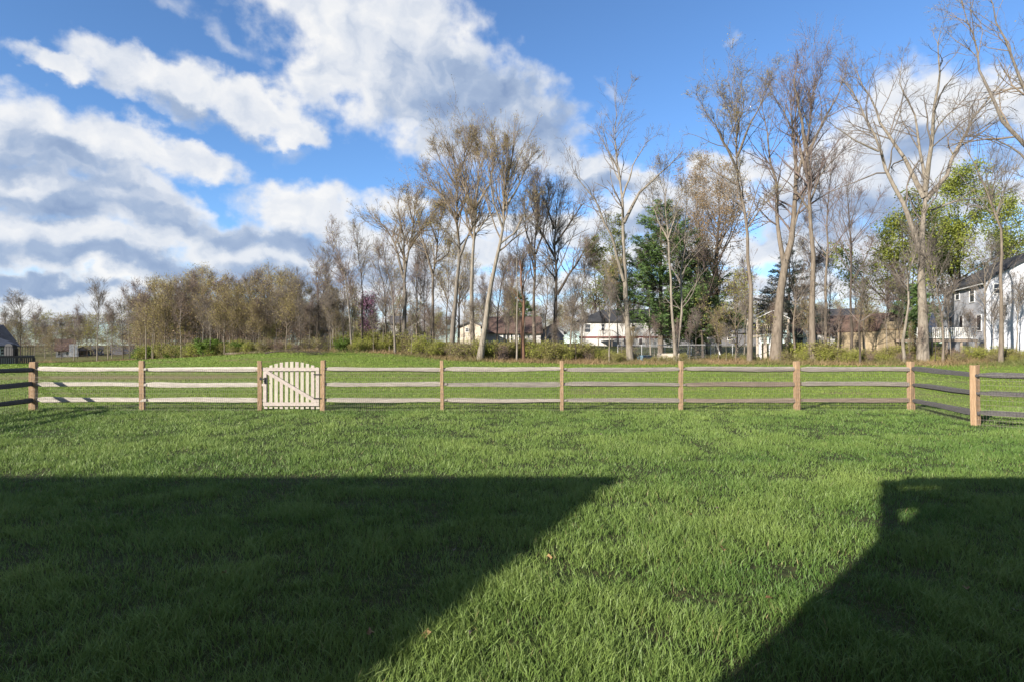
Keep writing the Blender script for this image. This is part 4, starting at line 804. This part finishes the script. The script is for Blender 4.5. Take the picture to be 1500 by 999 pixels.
hero('bare_tree', 'dark trunk with arching branches and feathery top right of the snapped trunk', 811, 52, [([(811, 528), (813, 480), (816, 430), (813, 365), (812, 320), (818, 275)], 10, 1.5), ([(816, 432), (843, 388), (862, 350), (880, 330)], 5.5, 1), ([(813, 375), (790, 330), (778, 290), (775, 262)], 4.5, 1), ([(813, 355), (835, 320), (850, 295), (868, 280)], 4.5, 1), ([(812, 330), (800, 290), (806, 262)], 4, 1), ([(815, 410), (795, 385), (780, 370)], 3.5, 1)], 47, 'dark', 'grey', 'tan', 1500, .08, n1=5, n2=9, n3=6, n4=4, t1st=.45, l1=.25, up=.08)
hero('bare_tree', 'slender trunk with upright brushy twigs left of the dark arching tree', 786, 57, [([(784, 526), (782, 470), (783, 400), (786, 330), (788, 262)], 8, 1.5), ([(784, 380), (770, 330), (768, 285)], 4, 1), ([(785, 370), (800, 320), (806, 275)], 4, 1)], 48, 'tan', 'pink', 'olive', 1800, .085, n1=7, n2=9, n3=6, n4=4, t1st=.35, l1=.3, up=.14, ang=.5)
hero('bare_tree', 'pole thin pale trunk right beside the snapped reddish trunk', 757, 48.5, [([(757, 528), (757, 460), (756, 400), (758, 340), (756, 300)], 3.6, .9)], 49, 'pale', 'grey', n1=4, n2=5, n3=3, n4=3, t1st=.6, l1=.2)
for i, (px, d, pts, w, bk_, lb) in enumerate([
    (516, 53, [(516, 526), (513, 470), (508, 430), (504, 400), (497, 375), (490, 350)], 5, 'grey', 'thin tree bending left above the purple flowering tree'), (531, 54, [(531, 526), (531, 470), (530, 420), (526, 372), (524, 355)], 4.5, 'dark', 'thin upright tree directly behind the purple flowering tree'),
    (578, 51, [(579, 526), (577, 470), (575, 430), (568, 394), (560, 360)], 5, 'grey', 'thin grey trunk in front of the vase shaped tree'), (566, 56, [(565, 526), (566, 470), (563, 420), (552, 380)], 4, 'dark', 'dark whip of a tree left of the vase shaped one'),
    (610, 58, [(610, 526), (611, 470), (610, 420), (612, 370)], 4, 'tan', 'thin trunk crossing the grey gable of the house'), (672, 53, [(671, 526), (672, 480), (673, 430), (680, 390)], 6, 'dark', 'short dark trunk beside the cream gable wall'),
    (728, 55, [(727, 526), (729, 470), (733, 420), (744, 380)], 4, 'tan', 'curving sapling behind the leaning pale trunk'), (835, 52, [(835, 526), (836, 480), (842, 440), (846, 410)], 4.5, 'tan', 'small brown sapling at the left end of the white bilevel house'),
    (745, 52, [(746, 526), (745, 470), (748, 430), (752, 395)], 4, 'grey', 'thin sapling before the brown ranch roof'), (800, 54, [(800, 526), (799, 470), (803, 430), (800, 395)], 4, 'tan', 'thin sapling left of the dark arching trunk'),
    (465, 56, [(466, 524), (465, 480), (467, 440), (462, 400)], 4.5, 'dark', 'dark thin tree at the left of the white shed'), (490, 60, [(490, 522), (488, 480), (484, 450), (474, 425)], 4, 'pale', 'pale snapped looking thin trunk behind the white shed'),
    (1030, 56, [(1030, 528), (1028, 470), (1034, 420), (1030, 370)], 5, 'dark', 'dark thin trunk behind the white swing set'), (1165, 50, [(1165, 530), (1163, 480), (1166, 420), (1160, 370)], 5, 'tan', 'brown sapling between the play fort and the chimney')]):
    hero('bare_tree', lb, px, d, [(pts, w, 1)], 60 + i, bk_, 'grey' if i % 2 else 'pink', 'olive', 350, .08, n1=7, n2=6, n3=4, n4=3, t1st=.35, l1=.32)
# -- broad budding and leafy trees
def free_tree(name, label, px, d, h, w0, seed, bk, tw, lf, leaves, lsize, spread=.5, lean=0, t1st=.3, n1=10, n2=8, n3=6, n4=4, ang=.85, up=.05, cat='tree', group=None, at=None, root_z=0, flat=0, jit=.25):
    b0 = base(px, d) if at is None else Vector(at); r = np.random.default_rng(seed)
    pts = np.array([(lean * t * h + r.normal() * .012 * h * t, r.normal() * .012 * h * t, -.25 + t * (h * .92 + .25)) for t in np.linspace(0, 1, 7)])
    tr_, tw_, ends = grow([(pts, w0, w0 * .18)], r, n1=n1, n2=n2, n3=n3, n4=n4, t1st=t1st, l1=spread, ang=ang, up=up, ends_n=0)
    root = empty(name, b0); tag(root, label, cat, group)
    finish(root, tr_, (tw_, (pick(ends, leaves, r, jit), lsize, flat) if leaves else None), bark[bk], twig[tw], leaf[lf], seed)
    return root
free_tree('leafing_tree', 'big lime green leafing tree behind the railed deck', 1405, 62, 16.5, .35, 71, 'dark', 'dark', 'lime', 17000, .17, .55, t1st=.2, n1=13, n4=4, jit=.35)
free_tree('leafing_tree', 'lower lime green tree spreading behind the tan shed', 1322, 58, 12.5, .25, 72, 'dark', 'dark', 'lime', 12000, .17, .6, t1st=.2, n1=12, jit=.35)
free_tree('leafing_tree', 'lime green tree partly hidden by the pale house roof', 1478, 72, 17, .3, 73, 'dark', 'dark', 'lime', 11000, .18, .5, t1st=.25, n1=12, jit=.35)
free_tree('budding_tree', 'rounded tan budding tree rising behind the dark green pine', 1052, 62, 19.5, .42, 74, 'dark', 'tan', 'tan', 9000, .13, .5, t1st=.22, n1=15, n4=5)
free_tree('budding_tree', 'tan budding tree with dark trunk left of the tall slender tree', 1020, 70, 20, .35, 75, 'dark', 'tan', 'tan', 6000, .13, .5, t1st=.25, n1=13, n4=5)
free_tree('willow_tree', 'soft green willow like tree rising over the white bilevel house roof', 872, 92, 14.5, .3, 76, 'dark', 'dark', 'willow', 8000, .2, .6, t1st=.15, n1=10, ang=.7)
free_tree('willow_tree', 'pale green round tree left of the pine top', 905, 100, 19, .3, 77, 'dark', 'dark', 'willow', 6000, .22, .5, t1st=.25, n1=12)
free_tree('redbud_tree', 'purple flowering small tree in front of the woods', 536, 60, 4.4, .08, 78, 'dark', 'dark', 'purple', 2600, .12, .7, t1st=.15, n1=12, n2=6, n3=5, n4=3)
free_tree('budding_tree', 'leafing bush like tree between the swing set and the play fort', 1078, 52, 6.0, .10, 79, 'tan', 'tan', 'moss', 2200, .11, .7, t1st=.12, n1=13, n2=6, n3=5, n4=4)
def conifer(name, label, px, d, h, rad, seed, lf, n=170, start=.1, droop=.0, tuft=26, size=.30, bk='dark', power=.8):
    b0 = base(px, d); r = np.random.default_rng(seed); root = empty(name, b0); tag(root, label, 'tree')
    tk = np.array([[(r.normal() * .03, r.normal() * .03, -.25 + t * (h + .25)) for t in np.linspace(0, 1, 10)]]); tr_ = np.linspace(.02 * h, .02, 10)[None]
    t = start + (1 - start) * np.linspace(0, .98, n) ** .9; t = start + np.round((t - start) / .045) * .045 + r.normal(size=n) * .007; t = np.clip(t, start, .985); a = r.random(n) * 6.283; L_ = rad * (1 - ((t - start) / (1 - start)) ** 1.25) ** power * (.55 + .6 * r.random(n)) + .25
    P_ = []
    for s in np.linspace(0, 1, 6): P_.append(np.stack([np.cos(a) * L_ * s, np.sin(a) * L_ * s, t * h + L_ * (.12 * s - droop * s * s + .18 * s ** 3)], -1))
    P_ = np.stack(P_, 1); R_ = np.clip((L_ * .012)[:, None] * np.linspace(1, .3, 6)[None], .006, None)
    cnt = np.maximum(4, (tuft * L_ / L_.mean()).astype(int)); Pn, Rn = spawn(P_, R_, cnt, .18, 1., .8, .24, 2, .03, .1, r, .5, .006, lmin=.2, lmax=1.0)
    c = np.concatenate([Pn.mean(1), Pn[:, 1], Pn[:, 1], Pn[:, 0] * .3 + Pn[:, 1] * .7, Pn.mean(1)]); c = c + r.normal(size=c.shape) * np.array([.12, .12, .06])
    finish(root, [(tk, tr_, 9)], ([(P_, R_, 4), (Pn, Rn, 3)], (c, size, .55)), bark[bk], twig['dark'], leaf[lf], seed)
    return root
conifer('pine_tree', 'tall dark green pine with layered boughs beside the white bilevel house', 968, 58, 15.6, 5.3, 81, 'pine', 150, .14, .02, 44, .25, 'tan', .7)
conifer('pine_tree', 'broader lower dark pine standing right of the tall pine', 1022, 62, 10.8, 4.8, 82, 'pine', 110, .06, .06, 42, .25, 'tan', .6)
conifer('spruce_tree', 'dark blue green spruce with drooping tiers behind the play fort', 1156, 66, 11.2, 4.3, 83, 'spruce', 90, .1, .16, 42, .22, 'dark', .9)
conifer('pine_tree', 'small dark pine behind the long ranch house', 760, 100, 8.5, 3.4, 84, 'pine', 90, .1, .02, 20, .4, 'dark', .7)
conifer('pine_tree', 'dark evergreen tucked behind the huge pale grey tree', 1338, 54, 6.2, 2.4, 85, 'pine', 80, .06, .04, 20, .3, 'dark', .6)
# -- the young wood on the left and the far trees: a few kinds, copied
protos = [free_tree('wood_tree', '', 0, 60, 10, .11, 200 + i, bk_, tw_, lf_, nl, ls, sp, 0, t0, 10, 6, 5, 4, ang_, up_, at=(0, 0, 0)) for i, (bk_, tw_, lf_, nl, ls, sp, t0, ang_, up_) in enumerate([
    ('grey', 'tan', 'olive', 1500, .09, .38, .35, .7, .10), ('tan', 'tan', 'olive', 2400, .10, .42, .3, .8, .06), ('pale', 'pink', 'tan', 500, .08, .36, .45, .7, .08), ('dark', 'grey', 'tan', 250, .08, .4, .35, .75, .08), ('pale', 'grey', 'olive', 100, .08, .34, .5, .6, .1), ('dark', 'tan', 'rust', 2200, .10, .4, .3, .8, .06)])]
protos += [free_tree('wood_tree', '', 0, 60, 10, .09, 230 + i, 'dark', tw_, lf_, nl, .16, .5, 0, .04, 20, 7, 5, 3, .95, .03, at=(0, 0, 0), jit=.4) for i, (tw_, lf_, nl) in enumerate([('pink', 'tan', 900), ('tan', 'moss', 2200)])]
KIND = ['olive budding young tree with fine twigs', 'yellow olive tree in fresh bud', 'slim pale trunked tree with pinkish twigs', 'dark trunked bare young tree', 'pale trunked bare young tree', 'rust tinged budding young tree', 'low branched brown thicket tree', 'low branched olive thicket tree']
used = [False] * len(protos)
def place(kind, px, d, h, where, group, seed):
    r = random.Random(seed); o = protos[kind] if not used[kind] else copy_tree(protos[kind]); used[kind] = True
    s = h / 10.0; b0 = base(px, d); o.location = (b0.x, b0.y, b0.z - .1); o.rotation_euler = (r.uniform(-.04, .04), r.uniform(-.04, .04), r.uniform(0, 6.28)); k = r.uniform(.85, 1.2); o.scale = (s * k, s * k, s)
    tag(o, KIND[kind] + ' ' + where, 'tree', group + ': ' + KIND[kind]); return o
def top_at(px): return np.interp(px, [180, 200, 235, 300, 340, 400, 440, 480, 520, 640, 1000], [455, 430, 412, 404, 412, 392, 410, 425, 440, 450, 455])
R9 = random.Random(5); sd_ = 0
for i in range(84):
    px = 198 + 300 * (i + R9.random()) / 84; d = float(np.interp(px, LINE_PX, LINE_D)) + 1.0 + 15 * R9.random() ** 1.3
    b0 = base(px, d); top = top_at(px) + R9.choice([-6, 2, 8, 16, 30, 45]); h = max(4.5, zpix(top, d) - b0.z); kd = R9.choice([0, 0, 1, 1, 1, 2, 2, 3, 3, 4, 5 if 300 < px < 350 else 0]); sd_ += 1
    place(kd, px, d, h, 'in the wood behind ' + ('the dense green shrubs' if px < 330 else 'the cut logs' if px < 385 else 'the fallen branch' if px < 450 else 'the white shed'), 'trees of the young wood', sd_)
for px, d, top, kd in [(30, 92, 430, 3), (27, 84, 455, 0), (50, 100, 455, 2), (66, 104, 470, 4), (90, 96, 468, 3), (108, 92, 455, 2), (113, 99, 462, 3), (143, 86, 416, 4), (158, 90, 450, 2), (164, 97, 455, 4), (180, 82, 440, 3), (190, 86, 428, 2), (203, 88, 436, 3), (8, 76, 452, 3), (-12, 82, 440, 0), (75, 88, 480, 1), (128, 106, 470, 3)]:
    sd_ += 1; b0 = base(px, d); place(kd, px, d, zpix(top, d) - b0.z, 'at the far edge of the low field', 'trees along the far low field', sd_)
for i in range(52):
    px = 468 + 1060 * (i + R9.random()) / 52; d = float(np.interp(px, LINE_PX, LINE_D)) + .8 + 4 * R9.random(); sd_ += 1
    place(R9.choice([2, 4, 4, 3, 0, 2]), px, d, 2.6 + 4.2 * R9.random() ** 1.5, 'rising from the brush ' + ('by the purple tree' if px < 600 else 'round the leaning pale trunk' if px < 735 else 'before the long ranch house' if px < 835 else 'before the white bilevel house' if px < 985 else 'by the swing set' if px < 1105 else 'by the play fort' if px < 1225 else 'before the tan shed' if px < 1340 else 'below the railed deck'), 'saplings in the brush', sd_)
def mass(name, label, src, rows):
    """one far mass of trees: many turned and scaled copies of one crown on the points of a mesh"""
    me = bpy.data.meshes.new(name); me.from_pydata([r_[:3] for r_ in rows], [], [])
    a = me.attributes.new('turn', 'FLOAT_VECTOR', 'POINT'); a.data.foreach_set('vector', np.array([(0, 0, r_[3]) for r_ in rows], np.float32).ravel())
    a = me.attributes.new('size', 'FLOAT_VECTOR', 'POINT'); a.data.foreach_set('vector', np.array([(r_[4] * r_[5], r_[4] * r_[5], r_[4]) for r_ in rows], np.float32).ravel())
    o = link(name, me); ng = bpy.data.node_groups.new(name, 'GeometryNodeTree'); ng.interface.new_socket('Geometry', in_out='INPUT', socket_type='NodeSocketGeometry'); ng.interface.new_socket('Geometry', in_out='OUTPUT', socket_type='NodeSocketGeometry')
    n, l = ng.nodes, ng.links; gi, go, ob, ip, e2r = n.new('NodeGroupInput'), n.new('NodeGroupOutput'), n.new('GeometryNodeObjectInfo'), n.new('GeometryNodeInstanceOnPoints'), n.new('FunctionNodeEulerToRotation')
    ob.inputs['Object'].default_value = src; ob.inputs['As Instance'].default_value = True
    def na(k):
        q = n.new('GeometryNodeInputNamedAttribute'); q.data_type = 'FLOAT_VECTOR'; q.inputs['Name'].default_value = k; return q.outputs['Attribute']
    l.new(gi.outputs[0], ip.inputs['Points']); l.new(ob.outputs['Geometry'], ip.inputs['Instance']); l.new(na('turn'), e2r.inputs[0]); l.new(e2r.outputs[0], ip.inputs['Rotation']); l.new(na('size'), ip.inputs['Scale']); l.new(ip.outputs[0], go.inputs[0])
    o.modifiers.new('copies', 'NODES').node_group = ng; return tag(o, label, 'trees', kind='stuff')
def rows_for(n, px0, px1, d0, d1, topf, seed):
    q = random.Random(seed); out = []
    for i in range(n):
        px = px0 + (px1 - px0) * (i + q.random()) / n; d = (d0(px) if callable(d0) else d0) + d1 * q.random(); b0 = base(px, d); h = max(2.2, zpix(topf(px, q), d) - b0.z); out.append((b0.x, b0.y, b0.z - .1, q.uniform(0, 6.28), h / 10, q.uniform(.9, 1.5)))
    return out
for kd, px, d, top in ((6, 355, 63, 470), (7, 405, 60, 474), (6, 445, 60, 472), (7, 560, 62, 480), (6, 612, 66, 478), (7, 235, 78, 478)):
    sd_ += 1; b0 = base(px, d); place(kd, px, d, zpix(top, d) - b0.z, {355: 'just behind the cut logs', 405: 'behind the fallen branch', 445: 'between the fallen branch and the white shed', 560: 'left of the vase shaped tree', 612: 'before the grey gable house', 235: 'over the dense green shrubs'}[px], 'thicket trees', sd_)
crown = lambda k: [c for c in protos[k].children if c.name.startswith('crown')][0]
line = lambda px: float(np.interp(px, LINE_PX, LINE_D))
wt = lambda px, q: q.uniform(464, 488) if px > 470 else q.uniform(440, 482)
mass('wood_thicket', 'brown twiggy thicket filling the wood behind the trunks', crown(6), rows_for(58, 190, 660, lambda p_: line(p_) + 8, 26, wt, 1)); mass('wood_thicket', 'olive budding thicket filling the wood behind the trunks', crown(7), rows_for(34, 190, 660, lambda p_: line(p_) + 8, 26, wt, 2))
ft = lambda px, q: (q.uniform(462, 482) if px < 200 else q.uniform(440, 474)) + (6 if 640 < px < 800 else 0)
mass('distant_wood', 'brown distant wood behind the houses', crown(6), rows_for(120, -120, 1640, 100, 45, ft, 3)); mass('distant_wood', 'olive distant wood behind the houses', crown(7), rows_for(90, -120, 1640, 100, 45, ft, 4)); mass('distant_wood', 'yellow olive budding distant wood behind the houses', crown(1), rows_for(70, -120, 1640, 115, 45, ft, 5))
for i in range(42):
    px = 470 + 1040 * (i + R9.random()) / 42; d = 55 + 22 * R9.random(); b0 = base(px, d); top = 395 + R9.uniform(-40, 65)
    if 1345 < px: d = 66 + 12 * R9.random(); b0 = base(px, d)
    sd_ += 1; place(R9.choice([0, 2, 2, 3, 3, 4]), px, d, max(4, zpix(top, d) - b0.z), 'before the grey gable house' if px < 660 else 'before the long ranch house' if px < 835 else 'near the white bilevel house' if px < 985 else 'near the swing set' if px < 1105 else 'near the play fort' if px < 1225 else 'behind the tan shed' if px < 1345 else 'behind the pale two storey house', 'young trees among the tall trunks', sd_)
# ------------------------------------------------------------------ shrubs
def make_shrub(seed, lf, tw, leaves, size):
    r = np.random.default_rng(seed); n = 16; a = r.random(n) * 6.283; st_ = np.stack([np.stack([np.cos(a) * (.12 + .55 * t ** 1.3 * r.random(n)), np.sin(a) * (.12 + .55 * t ** 1.3 * r.random(n)), np.full(n, -.05 + t * 1.25) * (.55 + .45 * r.random(n))], -1) for t in np.linspace(0, 1, 6)], 1)
    R_ = np.broadcast_to(np.linspace(.016, .006, 6), (n, 6)); P2, R2 = spawn(st_, R_, 6, .15, 1., .9, .5, 4, .06, .15, r, .7, .005, lmin=.2); P3, R3 = spawn(P2, R2, 4, .1, 1., .9, .6, 3, .03, .15, r, .7, .004, lmin=.12)
    root = empty('shrub', (0, 0, 0)); ends = np.concatenate([P3.reshape(-1, 3), P2.reshape(-1, 3)])
    V, Q = tubes(np.array(st_), np.array(R_), 4); link('stems', raw_mesh('stems', V, [(Q, 0)], [twig[tw]], True), root)
    V2, Q2 = tubes(P2, R2, 3); V3, Q3 = tubes(P3, R3, 3); V = np.concatenate([V2, V3]); fl = [(np.concatenate([Q2, Q3 + len(V2)]), 0)]; tint = np.zeros(len(V))
    if leaves: c = pick(ends, leaves, r, .07); LV, LQ = leaf_quads(c, size, r); fl.append((LQ + len(V), 1)); V = np.concatenate([V, LV]); tint = np.concatenate([tint, np.repeat(r.random(leaves), 4)])
    link('foliage', raw_mesh('foliage', V, fl, [twig[tw], leaf[lf]], True, {'tint': tint}), root); return root
SH = [make_shrub(1, 'limeshrub', 'tan', 3000, .05), make_shrub(2, 'green', 'dark', 5200, .065), make_shrub(3, 'moss', 'tan', 2600, .05), make_shrub(4, 'tan', 'pink', 700, .045), make_shrub(5, 'moss', 'tan', 900, .05)]
SN = ['lime green leafing shrub', 'dense bright green shrub', 'mossy olive leafing shrub', 'bare pinkish brown shrub', 'thinly leafed brown shrub']; su = [False] * 5
def shrub(kind, px, d, h, wide, where, seed):
    r = random.Random(seed); o = SH[kind] if not su[kind] else copy_tree(SH[kind]); su[kind] = True
    b0 = base(px, d); o.location = b0; o.rotation_euler = (0, 0, r.uniform(0, 6.28)); s = h / 1.35; o.scale = (s * wide, s * wide, s); tag(o, SN[kind] + ' ' + where, 'shrub', SN[kind] + 's ' + where)
for i in range(26):
    px = 204 + 148 * (i + R9.random()) / 26; d = float(np.interp(px, LINE_PX, LINE_D)) + .8 + 4 * R9.random(); shrub(R9.choice([1, 1, 0, 2]), px, d, R9.uniform(1.0, 2.1), R9.uniform(1.0, 1.5), 'along the left end of the woods', 300 + i)
for i in range(24):
    px = 350 + 118 * (i + R9.random()) / 24; d = float(np.interp(px, LINE_PX, LINE_D)) + 1.2 + 5 * R9.random(); shrub(R9.choice([3, 4, 3, 4, 0, 2]), px, d, R9.uniform(.6, 1.6), R9.uniform(1, 1.4), 'behind the grassy mound', 400 + i)
for i in range(40):
    px = 466 + 180 * (i + R9.random()) / 40; d = float(np.interp(px, LINE_PX, LINE_D)) + .8 + 4 * R9.random(); shrub(R9.choice([0, 0, 0, 2, 4, 1]), px, d, .6 + 1.4 * R9.random() ** 1.3, R9.uniform(1, 1.5), 'by the white shed and purple tree' if px < 560 else 'before the grey gable house', 500 + i)
for i in range(62):
    px = 640 + 285 * (i + R9.random()) / 62; d = float(np.interp(px, LINE_PX, LINE_D)) + .8 + 4.5 * R9.random(); shrub(R9.choice([3, 3, 4, 0] if px < 690 else [0, 0, 2, 2, 4, 3]), px, d, R9.uniform(.8, 2.0) if px < 860 else R9.uniform(.6, 1.3), R9.uniform(1, 1.5), 'round the leaning pale trunk' if px < 735 else 'before the long ranch house' if px < 830 else 'before the white bilevel house', 600 + i)
for i in range(22):
    px = 925 + 225 * (i + R9.random()) / 22; d = 48.5 + 3 * R9.random(); shrub(R9.choice([4, 3, 2, 2]), px, d, R9.uniform(.3, .8), R9.uniform(1, 1.4), 'low in front of the chain link fence', 700 + i)
for i in range(84):
    px = 1150 + 400 * (i + R9.random()) / 84; d = float(np.interp(px, LINE_PX, LINE_D)) + .6 + 4.0 * R9.random(); shrub(R9.choice([0, 0, 2, 2, 4, 0, 3, 4]), px, d, R9.uniform(.5, 1.3) if px > 1230 else .6 + 1.5 * R9.random() ** 1.4, R9.uniform(1, 1.6), 'below the white chimney' if px < 1230 else 'before the tan shed' if px < 1335 else 'below the railed deck' if px < 1435 else 'below the gable of the pale house', 800 + i)
# ------------------------------------------------------------------ small things
logm = mat('cut_log', (0.44, 0.33, 0.20), (0.30, 0.22, 0.14), 4, .9)
for i, (px, d, L_, rr, rz) in enumerate([(345, 58.2, 1.9, .17, .1), (353, 57.6, 2.2, .15, -.15), (366, 57.2, 1.8, .16, .25), (374, 56.6, 1.6, .14, -.3)]):
    o = empty('cut_log', base(px, d), rz); o.location.z += rr * .8; tag(o, 'pale cut log lying at the edge of the brown brush', 'log', 'cut logs by the brush'); b = MB(); b.bar((-L_ / 2, 0, 0), (L_ / 2, 0, .04), rr, 9, rr * .85); b.build('stem', bark['tan'], o); MB().bar((-L_ / 2 - .012, 0, 0), (-L_ / 2 - .002, 0, 0), rr * .96, 9).build('cut_face', logm, o)
r = np.random.default_rng(91); b0 = base(428, 47); pts = np.array([(-2.2, 0, .12), (-1.2, .1, .3), (0, .2, .35), (1.1, .1, .22), (2.0, 0, .1)])
tr_, tw_, ends = grow([(pts, .07, .02)], r, n1=5, n2=5, n3=4, n4=2, t1st=.1, l1=.35, up=0); o = empty('fallen_branch', b0); tag(o, 'dark fallen branch lying on the grassy mound behind the gate', 'branch'); finish(o, tr_, (tw_, None), bark['dark'], twig['dark'], leaf['tan'], 3)
lm = [mat('dry_leaf_%s' % n, c, None, 30, .8) for n, c in (('tan', (0.22, 0.13, 0.07)), ('grey', (0.18, 0.145, 0.12)), ('ochre', (0.28, 0.19, 0.08)))]
for i, (px, py) in enumerate([(543, 942), (1487, 907), (622, 944), (1415, 873), (690, 940), (802, 826), (1060, 815), (1050, 752), (1012, 762), (1124, 888), (665, 815), (330, 850), (1250, 640), (880, 640), (1390, 640)]):
    d = CAMZ * F / (py - HY); x = (px - CX) / F * d; rr = random.Random(i); s = .022 + .014 * rr.random(); vs, fs, nn = [(0, 0, 0)], [], 10
    for j in range(nn): t = 6.283 * j / nn; q = s * (1.0 if j % 2 else .62) * (1 + .4 * math.cos(t)); vs.append((q * math.cos(t), q * .75 * math.sin(t), .35 * s * math.sin(2 * t + i) + .3 * s * abs(math.sin(t))))
    fs = [(0, 1 + j, 1 + (j + 1) % nn) for j in range(nn)]; o = MB().add(vs, fs).build('fallen_leaf', lm[i % 3]); o.location = (x, d, .06); o.rotation_euler = (rr.uniform(-.5, .5), rr.uniform(-.5, .5), rr.uniform(0, 6)); tag(o, 'dry curled leaf lying in the lawn grass', 'leaf', 'dry leaves in the lawn')
